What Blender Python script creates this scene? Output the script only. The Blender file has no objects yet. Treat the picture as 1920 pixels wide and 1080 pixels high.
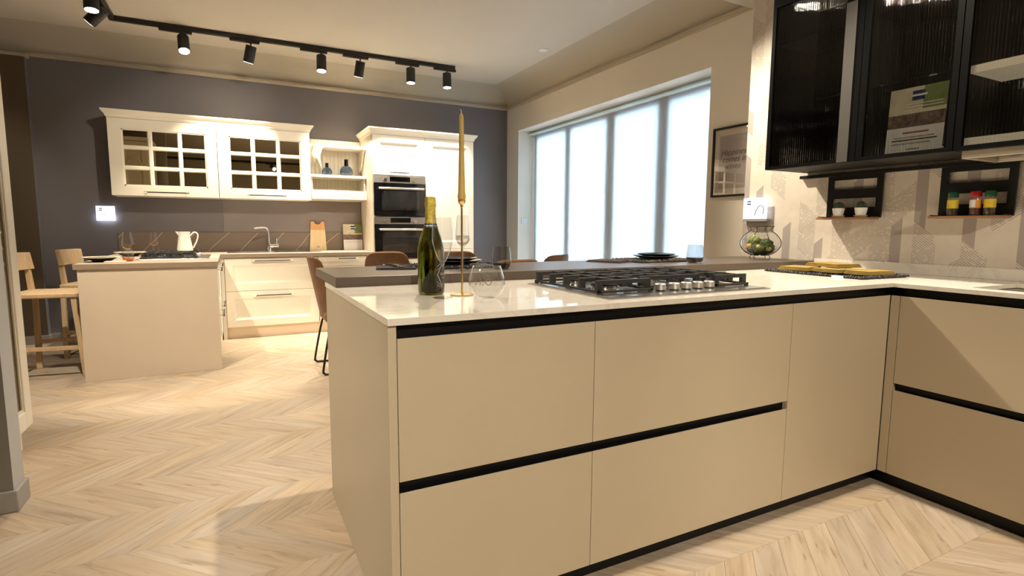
import bpy, math, random
from mathutils import Vector, Matrix
random.seed(7)
PI = math.pi
scene = bpy.context.scene
COL = scene.collection

# ------------------------------------------------------------------ camera
YAW, PITCH, ROLL, FPX, CAMH = 0.4747, 0.1108, 0.0058, 1023.06, 1.1168
cy, sy, cp, sp = math.cos(YAW), math.sin(YAW), math.cos(PITCH), math.sin(PITCH)
Rv = Vector((cy, -sy, 0)); Fv = Vector((sy * cp, cy * cp, -sp)); Uv = Vector((sy * sp, cy * sp, cp))
R2 = Rv * math.cos(ROLL) + Uv * math.sin(ROLL); U2 = Uv * math.cos(ROLL) - Rv * math.sin(ROLL)
cam_d = bpy.data.cameras.new('camera'); cam = bpy.data.objects.new('camera', cam_d); COL.objects.link(cam)
cam.matrix_world = Matrix(((R2.x, U2.x, -Fv.x, 0), (R2.y, U2.y, -Fv.y, 0), (R2.z, U2.z, -Fv.z, CAMH), (0, 0, 0, 1)))
cam_d.sensor_width = 36; cam_d.lens = FPX / 1920 * 36; cam_d.clip_start = 0.02; cam_d.clip_end = 100
scene.camera = cam

# ------------------------------------------------------------------ world, exposure
scene.view_settings.view_transform = 'Standard'; scene.view_settings.look = 'None'
scene.view_settings.gamma = 1; scene.view_settings.use_curve_mapping = False
scene.view_settings.exposure = 0.65
world = bpy.data.worlds.new('overcast_sky'); scene.world = world; world.use_nodes = True
bg = world.node_tree.nodes['Background']; bg.inputs[0].default_value = (0.68, 0.85, 1.0, 1); bg.inputs[1].default_value = 6.8

WARM = (1.0, 0.87, 0.68)
WARM2 = (1.0, 0.88, 0.70)
def aim(o, target):
    d = Vector(target) - o.location
    o.rotation_euler = d.to_track_quat('-Z', 'Y').to_euler()
def spot(loc, target, power, angle=70, blend=0.5, col=WARM, size=0.03):
    l = bpy.data.lights.new('spot_light', 'SPOT'); l.energy = power; l.color = col
    l.spot_size = math.radians(angle); l.spot_blend = blend; l.shadow_soft_size = size
    o = bpy.data.objects.new('spot_light', l); COL.objects.link(o); o.location = loc; aim(o, target)
    return o

# ------------------------------------------------------------------ materials
MATS = {}
def new_mat(name):
    m = bpy.data.materials.new(name); m.use_nodes = True
    nt = m.node_tree; nt.nodes.clear()
    out = nt.nodes.new('ShaderNodeOutputMaterial')
    MATS[name] = m
    return m, nt, out
def lk(nt, a, b): nt.links.new(a, b)
def nd(nt, t, **k):
    n = nt.nodes.new(t)
    for a, v in k.items(): setattr(n, a, v)
    return n
def mth(nt, op, a, b=None, c=None):
    n = nt.nodes.new('ShaderNodeMath'); n.operation = op
    for i, v in enumerate((a, b, c)):
        if v is None: continue
        if isinstance(v, (int, float)): n.inputs[i].default_value = v
        else: nt.links.new(v, n.inputs[i])
    return n.outputs[0]
def pbr(name, col, rough=0.5, metal=0.0, var=0.06, scale=8.0, bump=0.0, spec=0.5, emit=None, estr=0, coat=0, sheen=0, trans=0, stretch=(1, 1, 1), bscale=None):
    m, nt, out = new_mat(name)
    b = nd(nt, 'ShaderNodeBsdfPrincipled'); lk(nt, b.outputs[0], out.inputs[0])
    tc = nd(nt, 'ShaderNodeTexCoord'); mp = nd(nt, 'ShaderNodeMapping'); mp.inputs['Scale'].default_value = stretch
    lk(nt, tc.outputs['Object'], mp.inputs[0])
    nz = nd(nt, 'ShaderNodeTexNoise'); nz.inputs['Scale'].default_value = scale; nz.inputs['Detail'].default_value = 4
    lk(nt, mp.outputs[0], nz.inputs[0])
    rp = nd(nt, 'ShaderNodeValToRGB')
    rp.color_ramp.elements[0].position = 0.3; rp.color_ramp.elements[1].position = 0.7
    rp.color_ramp.elements[0].color = tuple(max(0, c * (1 - var)) for c in col) + (1,)
    rp.color_ramp.elements[1].color = tuple(min(1, c * (1 + var)) for c in col) + (1,)
    lk(nt, nz.outputs[0], rp.inputs[0]); lk(nt, rp.outputs[0], b.inputs['Base Color'])
    b.inputs['Roughness'].default_value = rough; b.inputs['Metallic'].default_value = metal
    b.inputs['Specular IOR Level'].default_value = spec
    b.inputs['Coat Weight'].default_value = coat; b.inputs['Sheen Weight'].default_value = sheen
    b.inputs['Transmission Weight'].default_value = trans
    if emit:
        b.inputs['Emission Color'].default_value = tuple(emit) + (1,); b.inputs['Emission Strength'].default_value = estr
    if bump:
        bp = nd(nt, 'ShaderNodeBump'); bp.inputs['Strength'].default_value = bump; bp.inputs['Distance'].default_value = 0.002
        n2 = nd(nt, 'ShaderNodeTexNoise'); n2.inputs['Scale'].default_value = bscale or scale * 12; n2.inputs['Detail'].default_value = 3
        lk(nt, mp.outputs[0], n2.inputs[0]); lk(nt, n2.outputs[0], bp.inputs['Height']); lk(nt, bp.outputs[0], b.inputs['Normal'])
    return m
def thin_glass(name, tint=(0.97, 0.98, 0.98), refl=(1, 1, 1), ior=1.5, rough=0.0, base=0.0, power=1.0):
    """thin glass wall: see-through, mirror reflection rising at grazing angles"""
    m, nt, out = new_mat(name)
    tr = nd(nt, 'ShaderNodeBsdfTransparent'); tr.inputs[0].default_value = tint + (1,)
    gl = nd(nt, 'ShaderNodeBsdfGlossy'); gl.inputs[0].default_value = refl + (1,); gl.inputs['Roughness'].default_value = rough
    fr = nd(nt, 'ShaderNodeFresnel'); ge = nd(nt, 'ShaderNodeNewGeometry')   # same index from both sides: a thin wall, not a solid
    lk(nt, mth(nt, 'ADD', ior, mth(nt, 'MULTIPLY', ge.outputs['Backfacing'], 1.0 / ior - ior)), fr.inputs[0])
    f = mth(nt, 'MINIMUM', mth(nt, 'ADD', mth(nt, 'MULTIPLY', fr.outputs[0], power), base), 1.0)
    mx = nd(nt, 'ShaderNodeMixShader'); lk(nt, f, mx.inputs[0]); lk(nt, tr.outputs[0], mx.inputs[1]); lk(nt, gl.outputs[0], mx.inputs[2])
    lk(nt, mx.outputs[0], out.inputs[0]); return m

pbr('front_beige', (0.52, 0.438, 0.312), 0.42, var=0.02, scale=3, bump=0.03, bscale=400)
pbr('front_edge', (0.62, 0.56, 0.47), 0.4, var=0.02)
pbr('black_channel', (0.004, 0.004, 0.005), 0.4, var=0.1, spec=0.3)
pbr('carcass', (0.35, 0.31, 0.25), 0.6)
pbr('bar_brown', (0.068, 0.048, 0.034), 0.36, var=0.10, scale=120, bump=0.05, spec=0.6)
pbr('ivory', (0.80, 0.745, 0.62), 0.38, var=0.02, scale=4)
pbr('ivory_panel', (0.76, 0.70, 0.58), 0.5, var=0.02, scale=4)
pbr('island_beige', (0.60, 0.50, 0.385), 0.5, var=0.02, scale=4)
pbr('worktop_taupe', (0.52, 0.43, 0.34), 0.35, var=0.05, scale=20)
pbr('kick_cream', (0.70, 0.56, 0.40), 0.5, var=0.02)
pbr('steel', (0.62, 0.60, 0.57), 0.25, metal=1, var=0.04, scale=40, stretch=(1, 30, 1))
pbr('steel_bright', (0.80, 0.78, 0.75), 0.15, metal=1, var=0.02)
pbr('steel_rough', (0.66, 0.62, 0.57), 0.40, metal=1, var=0.03)
pbr('chrome', (0.85, 0.85, 0.85), 0.06, metal=1, var=0.01)
pbr('cast_iron', (0.012, 0.011, 0.010), 0.55, var=0.2, scale=100, bump=0.2)
pbr('burner_black', (0.02, 0.02, 0.02), 0.35)
pbr('handle_dark', (0.045, 0.04, 0.035), 0.35, metal=0.6)
pbr('oven_glass', (0.006, 0.006, 0.007), 0.06, var=0.05, spec=0.6)
pbr('oven_window', (0.022, 0.022, 0.022), 0.05, var=0.1, spec=0.8)
pbr('display_black', (0.004, 0.004, 0.005), 0.1)
pbr('wall_paint_blue', (0.170, 0.159, 0.168), 0.75, var=0.04, scale=2, bump=0.06, bscale=150)
pbr('wall_paint_cream', (0.80, 0.745, 0.65), 0.85, var=0.02, scale=2, bump=0.04, bscale=150)
pbr('wall_paint_taupe', (0.105, 0.078, 0.048), 0.85, var=0.04, scale=2, bump=0.05, bscale=150)
pbr('wall_paint_grey', (0.40, 0.39, 0.37), 0.8, var=0.03, scale=2)
pbr('pier_taupe', (0.20, 0.175, 0.15), 0.8, var=0.03, scale=2)
pbr('ceiling_paint', (0.62, 0.575, 0.50), 0.85, var=0.015, scale=1.5)
pbr('cove_shade', (0.51, 0.46, 0.37), 0.85, var=0.015, scale=1.5)  # ceiling tone darkened: the cove's shade is put into its colour
pbr('trim_cream', (0.45, 0.39, 0.29), 0.6, var=0.03)
pbr('baseboard_grey', (0.30, 0.28, 0.255), 0.55, var=0.03)
pbr('white_frame', (0.78, 0.80, 0.82), 0.4, var=0.02)
pbr('black_metal', (0.006, 0.006, 0.006), 0.42, var=0.1, metal=0.3)
pbr('cabinet_black', (0.003, 0.003, 0.003), 0.7, var=0.1, spec=0.03)
pbr('cabinet_inside', (0.012, 0.011, 0.010), 0.6, var=0.1)
pbr('track_black', (0.008, 0.008, 0.008), 0.5, var=0.1)
pbr('track_grey', (0.05, 0.045, 0.04), 0.45, var=0.05)
pbr('lens_glow', (0.9, 0.9, 0.9), 0.4, emit=(1.0, 0.93, 0.82), estr=9)
pbr('wood_stool', (0.56, 0.40, 0.235), 0.5, var=0.12, scale=6, stretch=(8, 8, 1), bump=0.04)
pbr('wood_shelf', (0.30, 0.145, 0.062), 0.45, var=0.2, scale=14, stretch=(1, 0.2, 1))
pbr('wood_board', (0.70, 0.54, 0.30), 0.5, var=0.06, scale=5, stretch=(8, 8, 1))
pbr('wood_board_warm', (0.66, 0.34, 0.13), 0.45, var=0.1, scale=5, stretch=(8, 8, 1))
pbr('velvet_brown', (0.22, 0.105, 0.042), 0.8, var=0.18, scale=9, sheen=0.1, bump=0.1)
pbr('chair_leg', (0.012, 0.011, 0.010), 0.4, metal=0.4)
pbr('gold_metal', (0.83, 0.58, 0.29), 0.22, metal=1, var=0.03)
pbr('candle_wax', (0.50, 0.34, 0.085), 0.45, var=0.06)
pbr('wick', (0.75, 0.68, 0.55), 0.8)
pbr('gold_foil', (0.52, 0.40, 0.075), 0.34, metal=0.75, var=0.3, scale=90, bump=0.5)
pbr('label_dark', (0.02, 0.022, 0.028), 0.45)
pbr('label_silver', (0.62, 0.57, 0.42), 0.35, metal=0.5)
pbr('print_brown', (0.17, 0.10, 0.06), 0.6)
pbr('plate_black', (0.008, 0.008, 0.009), 0.14, var=0.1)
pbr('mat_black', (0.012, 0.011, 0.010), 0.7, var=0.3, scale=60, bump=0.4)
pbr('mat_brown', (0.055, 0.042, 0.032), 0.75, var=0.4, scale=60, bump=0.4)
pbr('napkin_black', (0.012, 0.012, 0.016), 0.85, var=0.2)
pbr('napkin_plum', (0.045, 0.030, 0.030), 0.85, var=0.2)
pbr('napkin_mustard', (0.20, 0.132, 0.022), 0.85, var=0.15, scale=30, bump=0.2)
pbr('band_white', (0.8, 0.78, 0.72), 0.6)
pbr('pot_white', (0.78, 0.76, 0.72), 0.45, var=0.02)
pbr('saucer_cream', (0.72, 0.62, 0.40), 0.4)
pbr('cactus_green', (0.035, 0.055, 0.028), 0.7, var=0.3, scale=60)
pbr('lid_green', (0.015, 0.09, 0.040), 0.25)
pbr('lid_red', (0.42, 0.015, 0.015), 0.25)
pbr('label_yellow', (0.60, 0.42, 0.02), 0.45)
pbr('label_orange', (0.55, 0.20, 0.02), 0.45)
pbr('label_white', (0.62, 0.60, 0.55), 0.5)
pbr('spice_dark', (0.055, 0.042, 0.022), 0.35, var=0.5, scale=200)
pbr('spice_pepper', (0.10, 0.035, 0.015), 0.35, var=0.5, scale=200)
pbr('paper_white', (0.80, 0.79, 0.77), 0.6, var=0.01)
pbr('paper_green', (0.17, 0.22, 0.07), 0.6, var=0.2, scale=20)
pbr('paper_sand', (0.62, 0.56, 0.40), 0.6, var=0.1, scale=20)
pbr('paper_photo', (0.16, 0.115, 0.09), 0.6, var=0.6, scale=45)
pbr('paper_grey', (0.40, 0.35, 0.32), 0.5, var=0.02)
pbr('paper_mount', (0.62, 0.56, 0.47), 0.5, var=0.02)
pbr('ink_blue', (0.012, 0.035, 0.12), 0.6)
pbr('ink_dark', (0.05, 0.05, 0.06), 0.6)
pbr('ink_grey', (0.35, 0.35, 0.36), 0.6)
pbr('ink_red', (0.55, 0.16, 0.10), 0.6)
pbr('sign_lit', (0.85, 0.87, 0.92), 0.4, emit=(0.80, 0.88, 1.0), estr=0.75)
pbr('sign_grey', (0.30, 0.28, 0.26), 0.5)
pbr('led_edge', (0.8, 0.85, 1.0), 0.4, emit=(0.72, 0.80, 1.0), estr=5.0)
pbr('switch_white', (0.80, 0.80, 0.80), 0.4)
pbr('enamel', (0.78, 0.73, 0.62), 0.25, var=0.05)
pbr('rim_cream', (0.78, 0.69, 0.53), 0.5)
pbr('bowl_dark', (0.025, 0.014, 0.008), 0.35)
pbr('moss_dark', (0.045, 0.075, 0.014), 0.8, var=0.5, scale=70, bump=0.5)
pbr('moss_light', (0.20, 0.25, 0.06), 0.8, var=0.4, scale=70, bump=0.5)
pbr('fruit_yellow', (0.46, 0.36, 0.09), 0.5, var=0.15, scale=30)
pbr('wire_bronze', (0.075, 0.05, 0.03), 0.35, metal=0.8)
pbr('dried_grass', (0.33, 0.25, 0.15), 0.9, var=0.3, scale=50)
pbr('cloth_cream', (0.66, 0.54, 0.39), 0.85, var=0.1, scale=20, bump=0.3)
pbr('shelf_glow', (0.62, 0.56, 0.44), 0.4, emit=(1.0, 0.84, 0.58), estr=0.30)  # beige with a painted glow, no LED behind it
pbr('hood_beige', (0.50, 0.44, 0.35), 0.35, metal=0.3)
pbr('cutlery', (0.75, 0.73, 0.70), 0.12, metal=1)
pbr('daylight_cyan', (0.72, 0.95, 1.0), 0.3, var=0.02)  # bright cyan for daylight leaking in above the blind
thin_glass('glass_clear', (0.93, 0.935, 0.935), power=1.7)
thin_glass('glass_smoke', (0.78, 0.765, 0.755), power=1.6)
thin_glass('glass_smoke_dark', (0.30, 0.26, 0.23), power=1.2)
thin_glass('glass_window', (0.92, 0.95, 0.96))
thin_glass('glass_ribbed', (0.33, 0.32, 0.30), power=0.9, rough=0.03)
thin_glass('glass_bronze', (0.10, 0.07, 0.03), refl=(0.92, 0.78, 0.52), base=0.48, power=1.0, rough=0.015)
thin_glass('glass_olive', (0.45, 0.40, 0.22), refl=(0.9, 0.85, 0.7), base=0.05)
thin_glass('glass_blue', (0.36, 0.48, 0.66), power=1.2)
thin_glass('glass_blue_dark', (0.08, 0.13, 0.30), power=1.2)
thin_glass('glass_picture', (0.98, 0.98, 0.98), power=1.0)
thin_glass('drink_amber', (0.98, 0.82, 0.45), power=0.6)
thin_glass('drink_orange', (0.93, 0.52, 0.20), power=0.6)

def make_bottle_glass():
    m, nt, out = new_mat('bottle_green')
    b = nd(nt, 'ShaderNodeBsdfPrincipled'); lk(nt, b.outputs[0], out.inputs[0])
    nz = nd(nt, 'ShaderNodeTexNoise'); nz.inputs['Scale'].default_value = 6
    tc = nd(nt, 'ShaderNodeTexCoord'); lk(nt, tc.outputs['Object'], nz.inputs[0])
    rp = nd(nt, 'ShaderNodeValToRGB'); rp.color_ramp.elements[0].color = (0.085, 0.080, 0.004, 1); rp.color_ramp.elements[1].color = (0.15, 0.135, 0.008, 1)
    lk(nt, nz.outputs[0], rp.inputs[0]); lk(nt, rp.outputs[0], b.inputs['Base Color'])
    b.inputs['Roughness'].default_value = 0.02; b.inputs['Transmission Weight'].default_value = 1.0; b.inputs['IOR'].default_value = 1.4
make_bottle_glass()

def make_quartz():
    m, nt, out = new_mat('quartz')
    b = nd(nt, 'ShaderNodeBsdfPrincipled'); lk(nt, b.outputs[0], out.inputs[0])
    tc = nd(nt, 'ShaderNodeTexCoord')
    n1 = nd(nt, 'ShaderNodeTexNoise'); n1.inputs['Scale'].default_value = 5; n1.inputs['Detail'].default_value = 8; n1.inputs['Distortion'].default_value = 1.2
    lk(nt, tc.outputs['Object'], n1.inputs[0])
    v = mth(nt, 'ABSOLUTE', mth(nt, 'SUBTRACT', n1.outputs[0], 0.5))
    rp = nd(nt, 'ShaderNodeValToRGB'); rp.color_ramp.elements[0].color = (0.67, 0.615, 0.535, 1); rp.color_ramp.elements[1].color = (0.73, 0.685, 0.61, 1)
    rp.color_ramp.elements[0].position = 0.0; rp.color_ramp.elements[1].position = 0.03
    lk(nt, v, rp.inputs[0]); lk(nt, rp.outputs[0], b.inputs['Base Color'])
    b.inputs['Roughness'].default_value = 0.07; b.inputs['Specular IOR Level'].default_value = 0.65
make_quartz()

def make_backsplash():
    m, nt, out = new_mat('stone_backsplash')
    b = nd(nt, 'ShaderNodeBsdfPrincipled'); lk(nt, b.outputs[0], out.inputs[0])
    g = nd(nt, 'ShaderNodeNewGeometry'); s = nd(nt, 'ShaderNodeSeparateXYZ'); lk(nt, g.outputs['Position'], s.inputs[0])
    # thin slanted light veins
    d = mth(nt, 'SUBTRACT', s.outputs['X'], mth(nt, 'MULTIPLY', s.outputs['Z'], 0.95))
    nz = nd(nt, 'ShaderNodeTexNoise'); nz.inputs['Scale'].default_value = 1.3; lk(nt, g.outputs['Position'], nz.inputs[0])
    d = mth(nt, 'ADD', d, mth(nt, 'MULTIPLY', nz.outputs[0], 0.25))
    fr = mth(nt, 'FRACT', mth(nt, 'MULTIPLY', d, 3.4))
    ln = mth(nt, 'LESS_THAN', fr, 0.028)
    mx = nd(nt, 'ShaderNodeMix', data_type='RGBA'); lk(nt, ln, mx.inputs[0])
    mx.inputs[6].default_value = (0.215, 0.165, 0.125, 1); mx.inputs[7].default_value = (0.50, 0.41, 0.32, 1)
    lk(nt, mx.outputs[2], b.inputs['Base Color']); b.inputs['Roughness'].default_value = 0.3
make_backsplash()

def make_splash_panel():
    pbr('splash_panel', (0.235, 0.205, 0.195), 0.26, var=0.06, scale=3)
make_splash_panel()

def make_wallpaper():
    m, nt, out = new_mat('wallpaper')
    b = nd(nt, 'ShaderNodeBsdfPrincipled'); lk(nt, b.outputs[0], out.inputs[0])
    g = nd(nt, 'ShaderNodeNewGeometry'); s = nd(nt, 'ShaderNodeSeparateXYZ'); lk(nt, g.outputs['Position'], s.inputs[0])
    Y, Z = s.outputs['Y'], s.outputs['Z']
    W = 0.105
    u = mth(nt, 'DIVIDE', mth(nt, 'ADD', Y, 0.033), W)
    ci = mth(nt, 'FLOOR', u); fu = mth(nt, 'SUBTRACT', u, ci)
    odd = mth(nt, 'FLOORED_MODULO', ci, 2.0)
    sg = mth(nt, 'SUBTRACT', mth(nt, 'MULTIPLY', odd, 2.0), 1.0)
    sl = mth(nt, 'MULTIPLY', mth(nt, 'MULTIPLY', fu, sg), W * 0.80)
    v = mth(nt, 'ADD', Z, sl)
    H = 0.145
    vz = mth(nt, 'ADD', mth(nt, 'DIVIDE', v, H), mth(nt, 'MULTIPLY', mth(nt, 'FLOOR', mth(nt, 'MULTIPLY', ci, 0.5)), 0.37))
    cj = mth(nt, 'FLOOR', vz)
    cb = nd(nt, 'ShaderNodeCombineXYZ'); lk(nt, ci, cb.inputs[0]); lk(nt, cj, cb.inputs[1])
    wn = nd(nt, 'ShaderNodeTexWhiteNoise', noise_dimensions='3D'); lk(nt, cb.outputs[0], wn.inputs[0])
    r = wn.outputs['Value']
    half = mth(nt, 'FLOOR', mth(nt, 'MULTIPLY', fu, 2.0))
    cb2 = nd(nt, 'ShaderNodeCombineXYZ'); lk(nt, ci, cb2.inputs[0]); lk(nt, cj, cb2.inputs[1]); lk(nt, mth(nt, 'ADD', half, 3.7), cb2.inputs[2])
    wn2 = nd(nt, 'ShaderNodeTexWhiteNoise', noise_dimensions='3D'); lk(nt, cb2.outputs[0], wn2.inputs[0])
    # hatch lines along the slant
    nzl = nd(nt, 'ShaderNodeTexNoise'); nzl.inputs['Scale'].default_value = 60; lk(nt, g.outputs['Position'], nzl.inputs[0])
    hl = mth(nt, 'FRACT', mth(nt, 'ADD', mth(nt, 'DIVIDE', v, 0.0118), mth(nt, 'MULTIPLY', nzl.outputs[0], 0.5)))
    line = mth(nt, 'LESS_THAN', hl, 0.38)
    hat = mth(nt, 'MULTIPLY', line, mth(nt, 'LESS_THAN', r, 0.46))
    brk = mth(nt, 'GREATER_THAN', nzl.outputs[0], 0.40)
    hat = mth(nt, 'MULTIPLY', mth(nt, 'MULTIPLY', hat, brk), 0.62)
    gry = mth(nt, 'MULTIPLY', mth(nt, 'MULTIPLY', mth(nt, 'GREATER_THAN', wn2.outputs['Value'], 0.60), half), mth(nt, 'GREATER_THAN', r, 0.52))
    nz = nd(nt, 'ShaderNodeTexNoise'); nz.inputs['Scale'].default_value = 25; nz.inputs['Detail'].default_value = 5; lk(nt, g.outputs['Position'], nz.inputs[0])
    bs = nd(nt, 'ShaderNodeValToRGB'); bs.color_ramp.elements[0].color = (0.58, 0.515, 0.435, 1); bs.color_ramp.elements[1].color = (0.69, 0.625, 0.54, 1)
    lk(nt, nz.outputs[0], bs.inputs[0])
    m1 = nd(nt, 'ShaderNodeMix', data_type='RGBA'); lk(nt, gry, m1.inputs[0]); lk(nt, bs.outputs[0], m1.inputs[6]); m1.inputs[7].default_value = (0.38, 0.325, 0.295, 1)
    m2 = nd(nt, 'ShaderNodeMix', data_type='RGBA'); lk(nt, hat, m2.inputs[0]); lk(nt, m1.outputs[2], m2.inputs[6]); m2.inputs[7].default_value = (0.20, 0.155, 0.13, 1)
    lk(nt, m2.outputs[2], b.inputs['Base Color']); b.inputs['Roughness'].default_value = 0.7
make_wallpaper()

def make_floor_mat():
    m, nt, out = new_mat('floor_oak')
    b = nd(nt, 'ShaderNodeBsdfPrincipled'); lk(nt, b.outputs[0], out.inputs[0])
    uv = nd(nt, 'ShaderNodeUVMap', uv_map='grain'); s = nd(nt, 'ShaderNodeSeparateXYZ'); lk(nt, uv.outputs[0], s.inputs[0])
    uv2 = nd(nt, 'ShaderNodeUVMap', uv_map='seed'); s2 = nd(nt, 'ShaderNodeSeparateXYZ'); lk(nt, uv2.outputs[0], s2.inputs[0])
    oi = nd(nt, 'ShaderNodeObjectInfo')
    rnd = mth(nt, 'FRACT', mth(nt, 'ADD', oi.outputs['Random'], s2.outputs['X']))
    off = mth(nt, 'MULTIPLY', rnd, 53.0)
    c = nd(nt, 'ShaderNodeCombineXYZ'); lk(nt, mth(nt, 'ADD', mth(nt, 'MULTIPLY', s.outputs['X'], 3.2), off), c.inputs[0]); lk(nt, mth(nt, 'MULTIPLY', s.outputs['Y'], 34.0), c.inputs[1]); lk(nt, off, c.inputs[2])
    n1 = nd(nt, 'ShaderNodeTexNoise'); n1.inputs['Scale'].default_value = 1.0; n1.inputs['Detail'].default_value = 6; n1.inputs['Distortion'].default_value = 0.6; lk(nt, c.outputs[0], n1.inputs[0])
    rp = nd(nt, 'ShaderNodeValToRGB')
    e = rp.color_ramp.elements; e[0].position = 0.22; e[0].color = (0.31, 0.215, 0.135, 1); e[1].position = 0.74; e[1].color = (0.57, 0.47, 0.36, 1)
    k = e.new(0.38); k.color = (0.44, 0.345, 0.248, 1); k2 = e.new(0.52); k2.color = (0.505, 0.405, 0.30, 1)
    lk(nt, n1.outputs[0], rp.inputs[0])
    hs = nd(nt, 'ShaderNodeHueSaturation'); lk(nt, rp.outputs[0], hs.inputs['Color'])
    lk(nt, mth(nt, 'ADD', 0.88, mth(nt, 'MULTIPLY', rnd, 0.13)), hs.inputs['Value'])
    lk(nt, mth(nt, 'ADD', 0.85, mth(nt, 'MULTIPLY', mth(nt, 'FRACT', mth(nt, 'MULTIPLY', rnd, 7.31)), 0.3)), hs.inputs['Saturation'])
    # short dark cracks and knots
    c2 = nd(nt, 'ShaderNodeCombineXYZ'); lk(nt, mth(nt, 'ADD', mth(nt, 'MULTIPLY', s.outputs['X'], 7.0), off), c2.inputs[0]); lk(nt, mth(nt, 'MULTIPLY', s.outputs['Y'], 60.0), c2.inputs[1]); lk(nt, mth(nt, 'ADD', off, 9.1), c2.inputs[2])
    n2 = nd(nt, 'ShaderNodeTexNoise'); n2.inputs['Scale'].default_value = 1.0; n2.inputs['Detail'].default_value = 3; lk(nt, c2.outputs[0], n2.inputs[0])
    kn = mth(nt, 'MULTIPLY', mth(nt, 'MINIMUM', mth(nt, 'MAXIMUM', mth(nt, 'MULTIPLY', mth(nt, 'SUBTRACT', n2.outputs[0], 0.645), 14.0), 0.0), 1.0), 0.55)
    mx = nd(nt, 'ShaderNodeMix', data_type='RGBA'); lk(nt, kn, mx.inputs[0]); lk(nt, hs.outputs[0], mx.inputs[6]); mx.inputs[7].default_value = (0.20, 0.135, 0.085, 1)
    lk(nt, mx.outputs[2], b.inputs['Base Color'])
    b.inputs['Roughness'].default_value = 0.36; b.inputs['Specular IOR Level'].default_value = 0.45
make_floor_mat()

def make_blind():
    m, nt, out = new_mat('blind_fabric')
    tc = nd(nt, 'ShaderNodeTexCoord'); wv = nd(nt, 'ShaderNodeTexNoise'); wv.inputs['Scale'].default_value = 300; lk(nt, tc.outputs['Object'], wv.inputs[0])
    rp = nd(nt, 'ShaderNodeValToRGB'); rp.color_ramp.elements[0].color = (0.68, 0.70, 0.72, 1); rp.color_ramp.elements[1].color = (0.78, 0.80, 0.81, 1); lk(nt, wv.outputs[0], rp.inputs[0])
    d = nd(nt, 'ShaderNodeBsdfDiffuse'); t = nd(nt, 'ShaderNodeBsdfTranslucent'); lk(nt, rp.outputs[0], d.inputs[0]); lk(nt, rp.outputs[0], t.inputs[0])
    mx = nd(nt, 'ShaderNodeMixShader'); mx.inputs[0].default_value = 0.55; lk(nt, d.outputs[0], mx.inputs[1]); lk(nt, t.outputs[0], mx.inputs[2]); lk(nt, mx.outputs[0], out.inputs[0])
make_blind()

# ------------------------------------------------------------------ mesh helpers
WL = {}          # world location of every thing / part origin
class MB:
    def __init__(s): s.v = []; s.f = []
    def add(s, vs, fs):
        n = len(s.v); s.v += [tuple(p) for p in vs]; s.f += [tuple(i + n for i in f) for f in fs]; return s
    def box(s, x0, x1, y0, y1, z0, z1):
        return s.add([(x0, y0, z0), (x1, y0, z0), (x1, y1, z0), (x0, y1, z0), (x0, y0, z1), (x1, y0, z1), (x1, y1, z1), (x0, y1, z1)],
                     [(3, 2, 1, 0), (4, 5, 6, 7), (0, 1, 5, 4), (1, 2, 6, 5), (2, 3, 7, 6), (3, 0, 4, 7)])
    def prism(s, poly, a0, a1, axis='z'):
        """extrude a 2-D polygon along an axis (z: (x,y); x: (y,z); y: (x,z))"""
        n = len(poly)
        def P(p, a): return (p[0], p[1], a) if axis == 'z' else ((a, p[0], p[1]) if axis == 'x' else (p[0], a, p[1]))
        vs = [P(p, a0) for p in poly] + [P(p, a1) for p in poly]
        fs = [tuple(range(n - 1, -1, -1)), tuple(range(n, 2 * n))] + [(i, (i + 1) % n, n + (i + 1) % n, n + i) for i in range(n)]
        return s.add(vs, fs)
    def lathe(s, prof, c=(0, 0, 0), seg=32, cap=True):
        vs, fs = [], []
        for r, z in prof:
            for i in range(seg):
                a = 2 * PI * i / seg; vs.append((c[0] + r * math.cos(a), c[1] + r * math.sin(a), c[2] + z))
        for j in range(len(prof) - 1):
            for i in range(seg):
                k = (i + 1) % seg; fs.append((j * seg + i, j * seg + k, (j + 1) * seg + k, (j + 1) * seg + i))
        if cap:
            if prof[0][0] > 1e-5: fs.append(tuple(range(seg - 1, -1, -1)))
            if prof[-1][0] > 1e-5: fs.append(tuple(range((len(prof) - 1) * seg, len(prof) * seg)))
        return s.add(vs, fs)
    def tube(s, pts, r, seg=10, closed=False):
        pts = [Vector(p) for p in pts]; n = len(pts); vs, fs = [], []
        prev = None
        for i, p in enumerate(pts):
            if closed: t = pts[(i + 1) % n] - pts[i - 1]
            else: t = pts[min(i + 1, n - 1)] - pts[max(i - 1, 0)]
            t.normalize()
            if prev is None:
                a = Vector((0, 0, 1)) if abs(t.z) < 0.9 else Vector((1, 0, 0)); u = t.cross(a).normalized()
            else:
                u = (prev - t * prev.dot(t)).normalized()
            prev = u; w = t.cross(u)
            rr = r[i] if isinstance(r, (list, tuple)) else r
            for k in range(seg):
                a = 2 * PI * k / seg; vs.append(p + (u * math.cos(a) + w * math.sin(a)) * rr)
        m = n if closed else n - 1
        for i in range(m):
            j = (i + 1) % n
            for k in range(seg):
                q = (k + 1) % seg; fs.append((i * seg + k, i * seg + q, j * seg + q, j * seg + k))
        if not closed: fs += [tuple(range(seg - 1, -1, -1)), tuple(range((n - 1) * seg, n * seg))]
        return s.add(vs, fs)
    def cyl(s, p0, p1, r, seg=20): return s.tube([p0, p1], r, seg)
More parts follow.
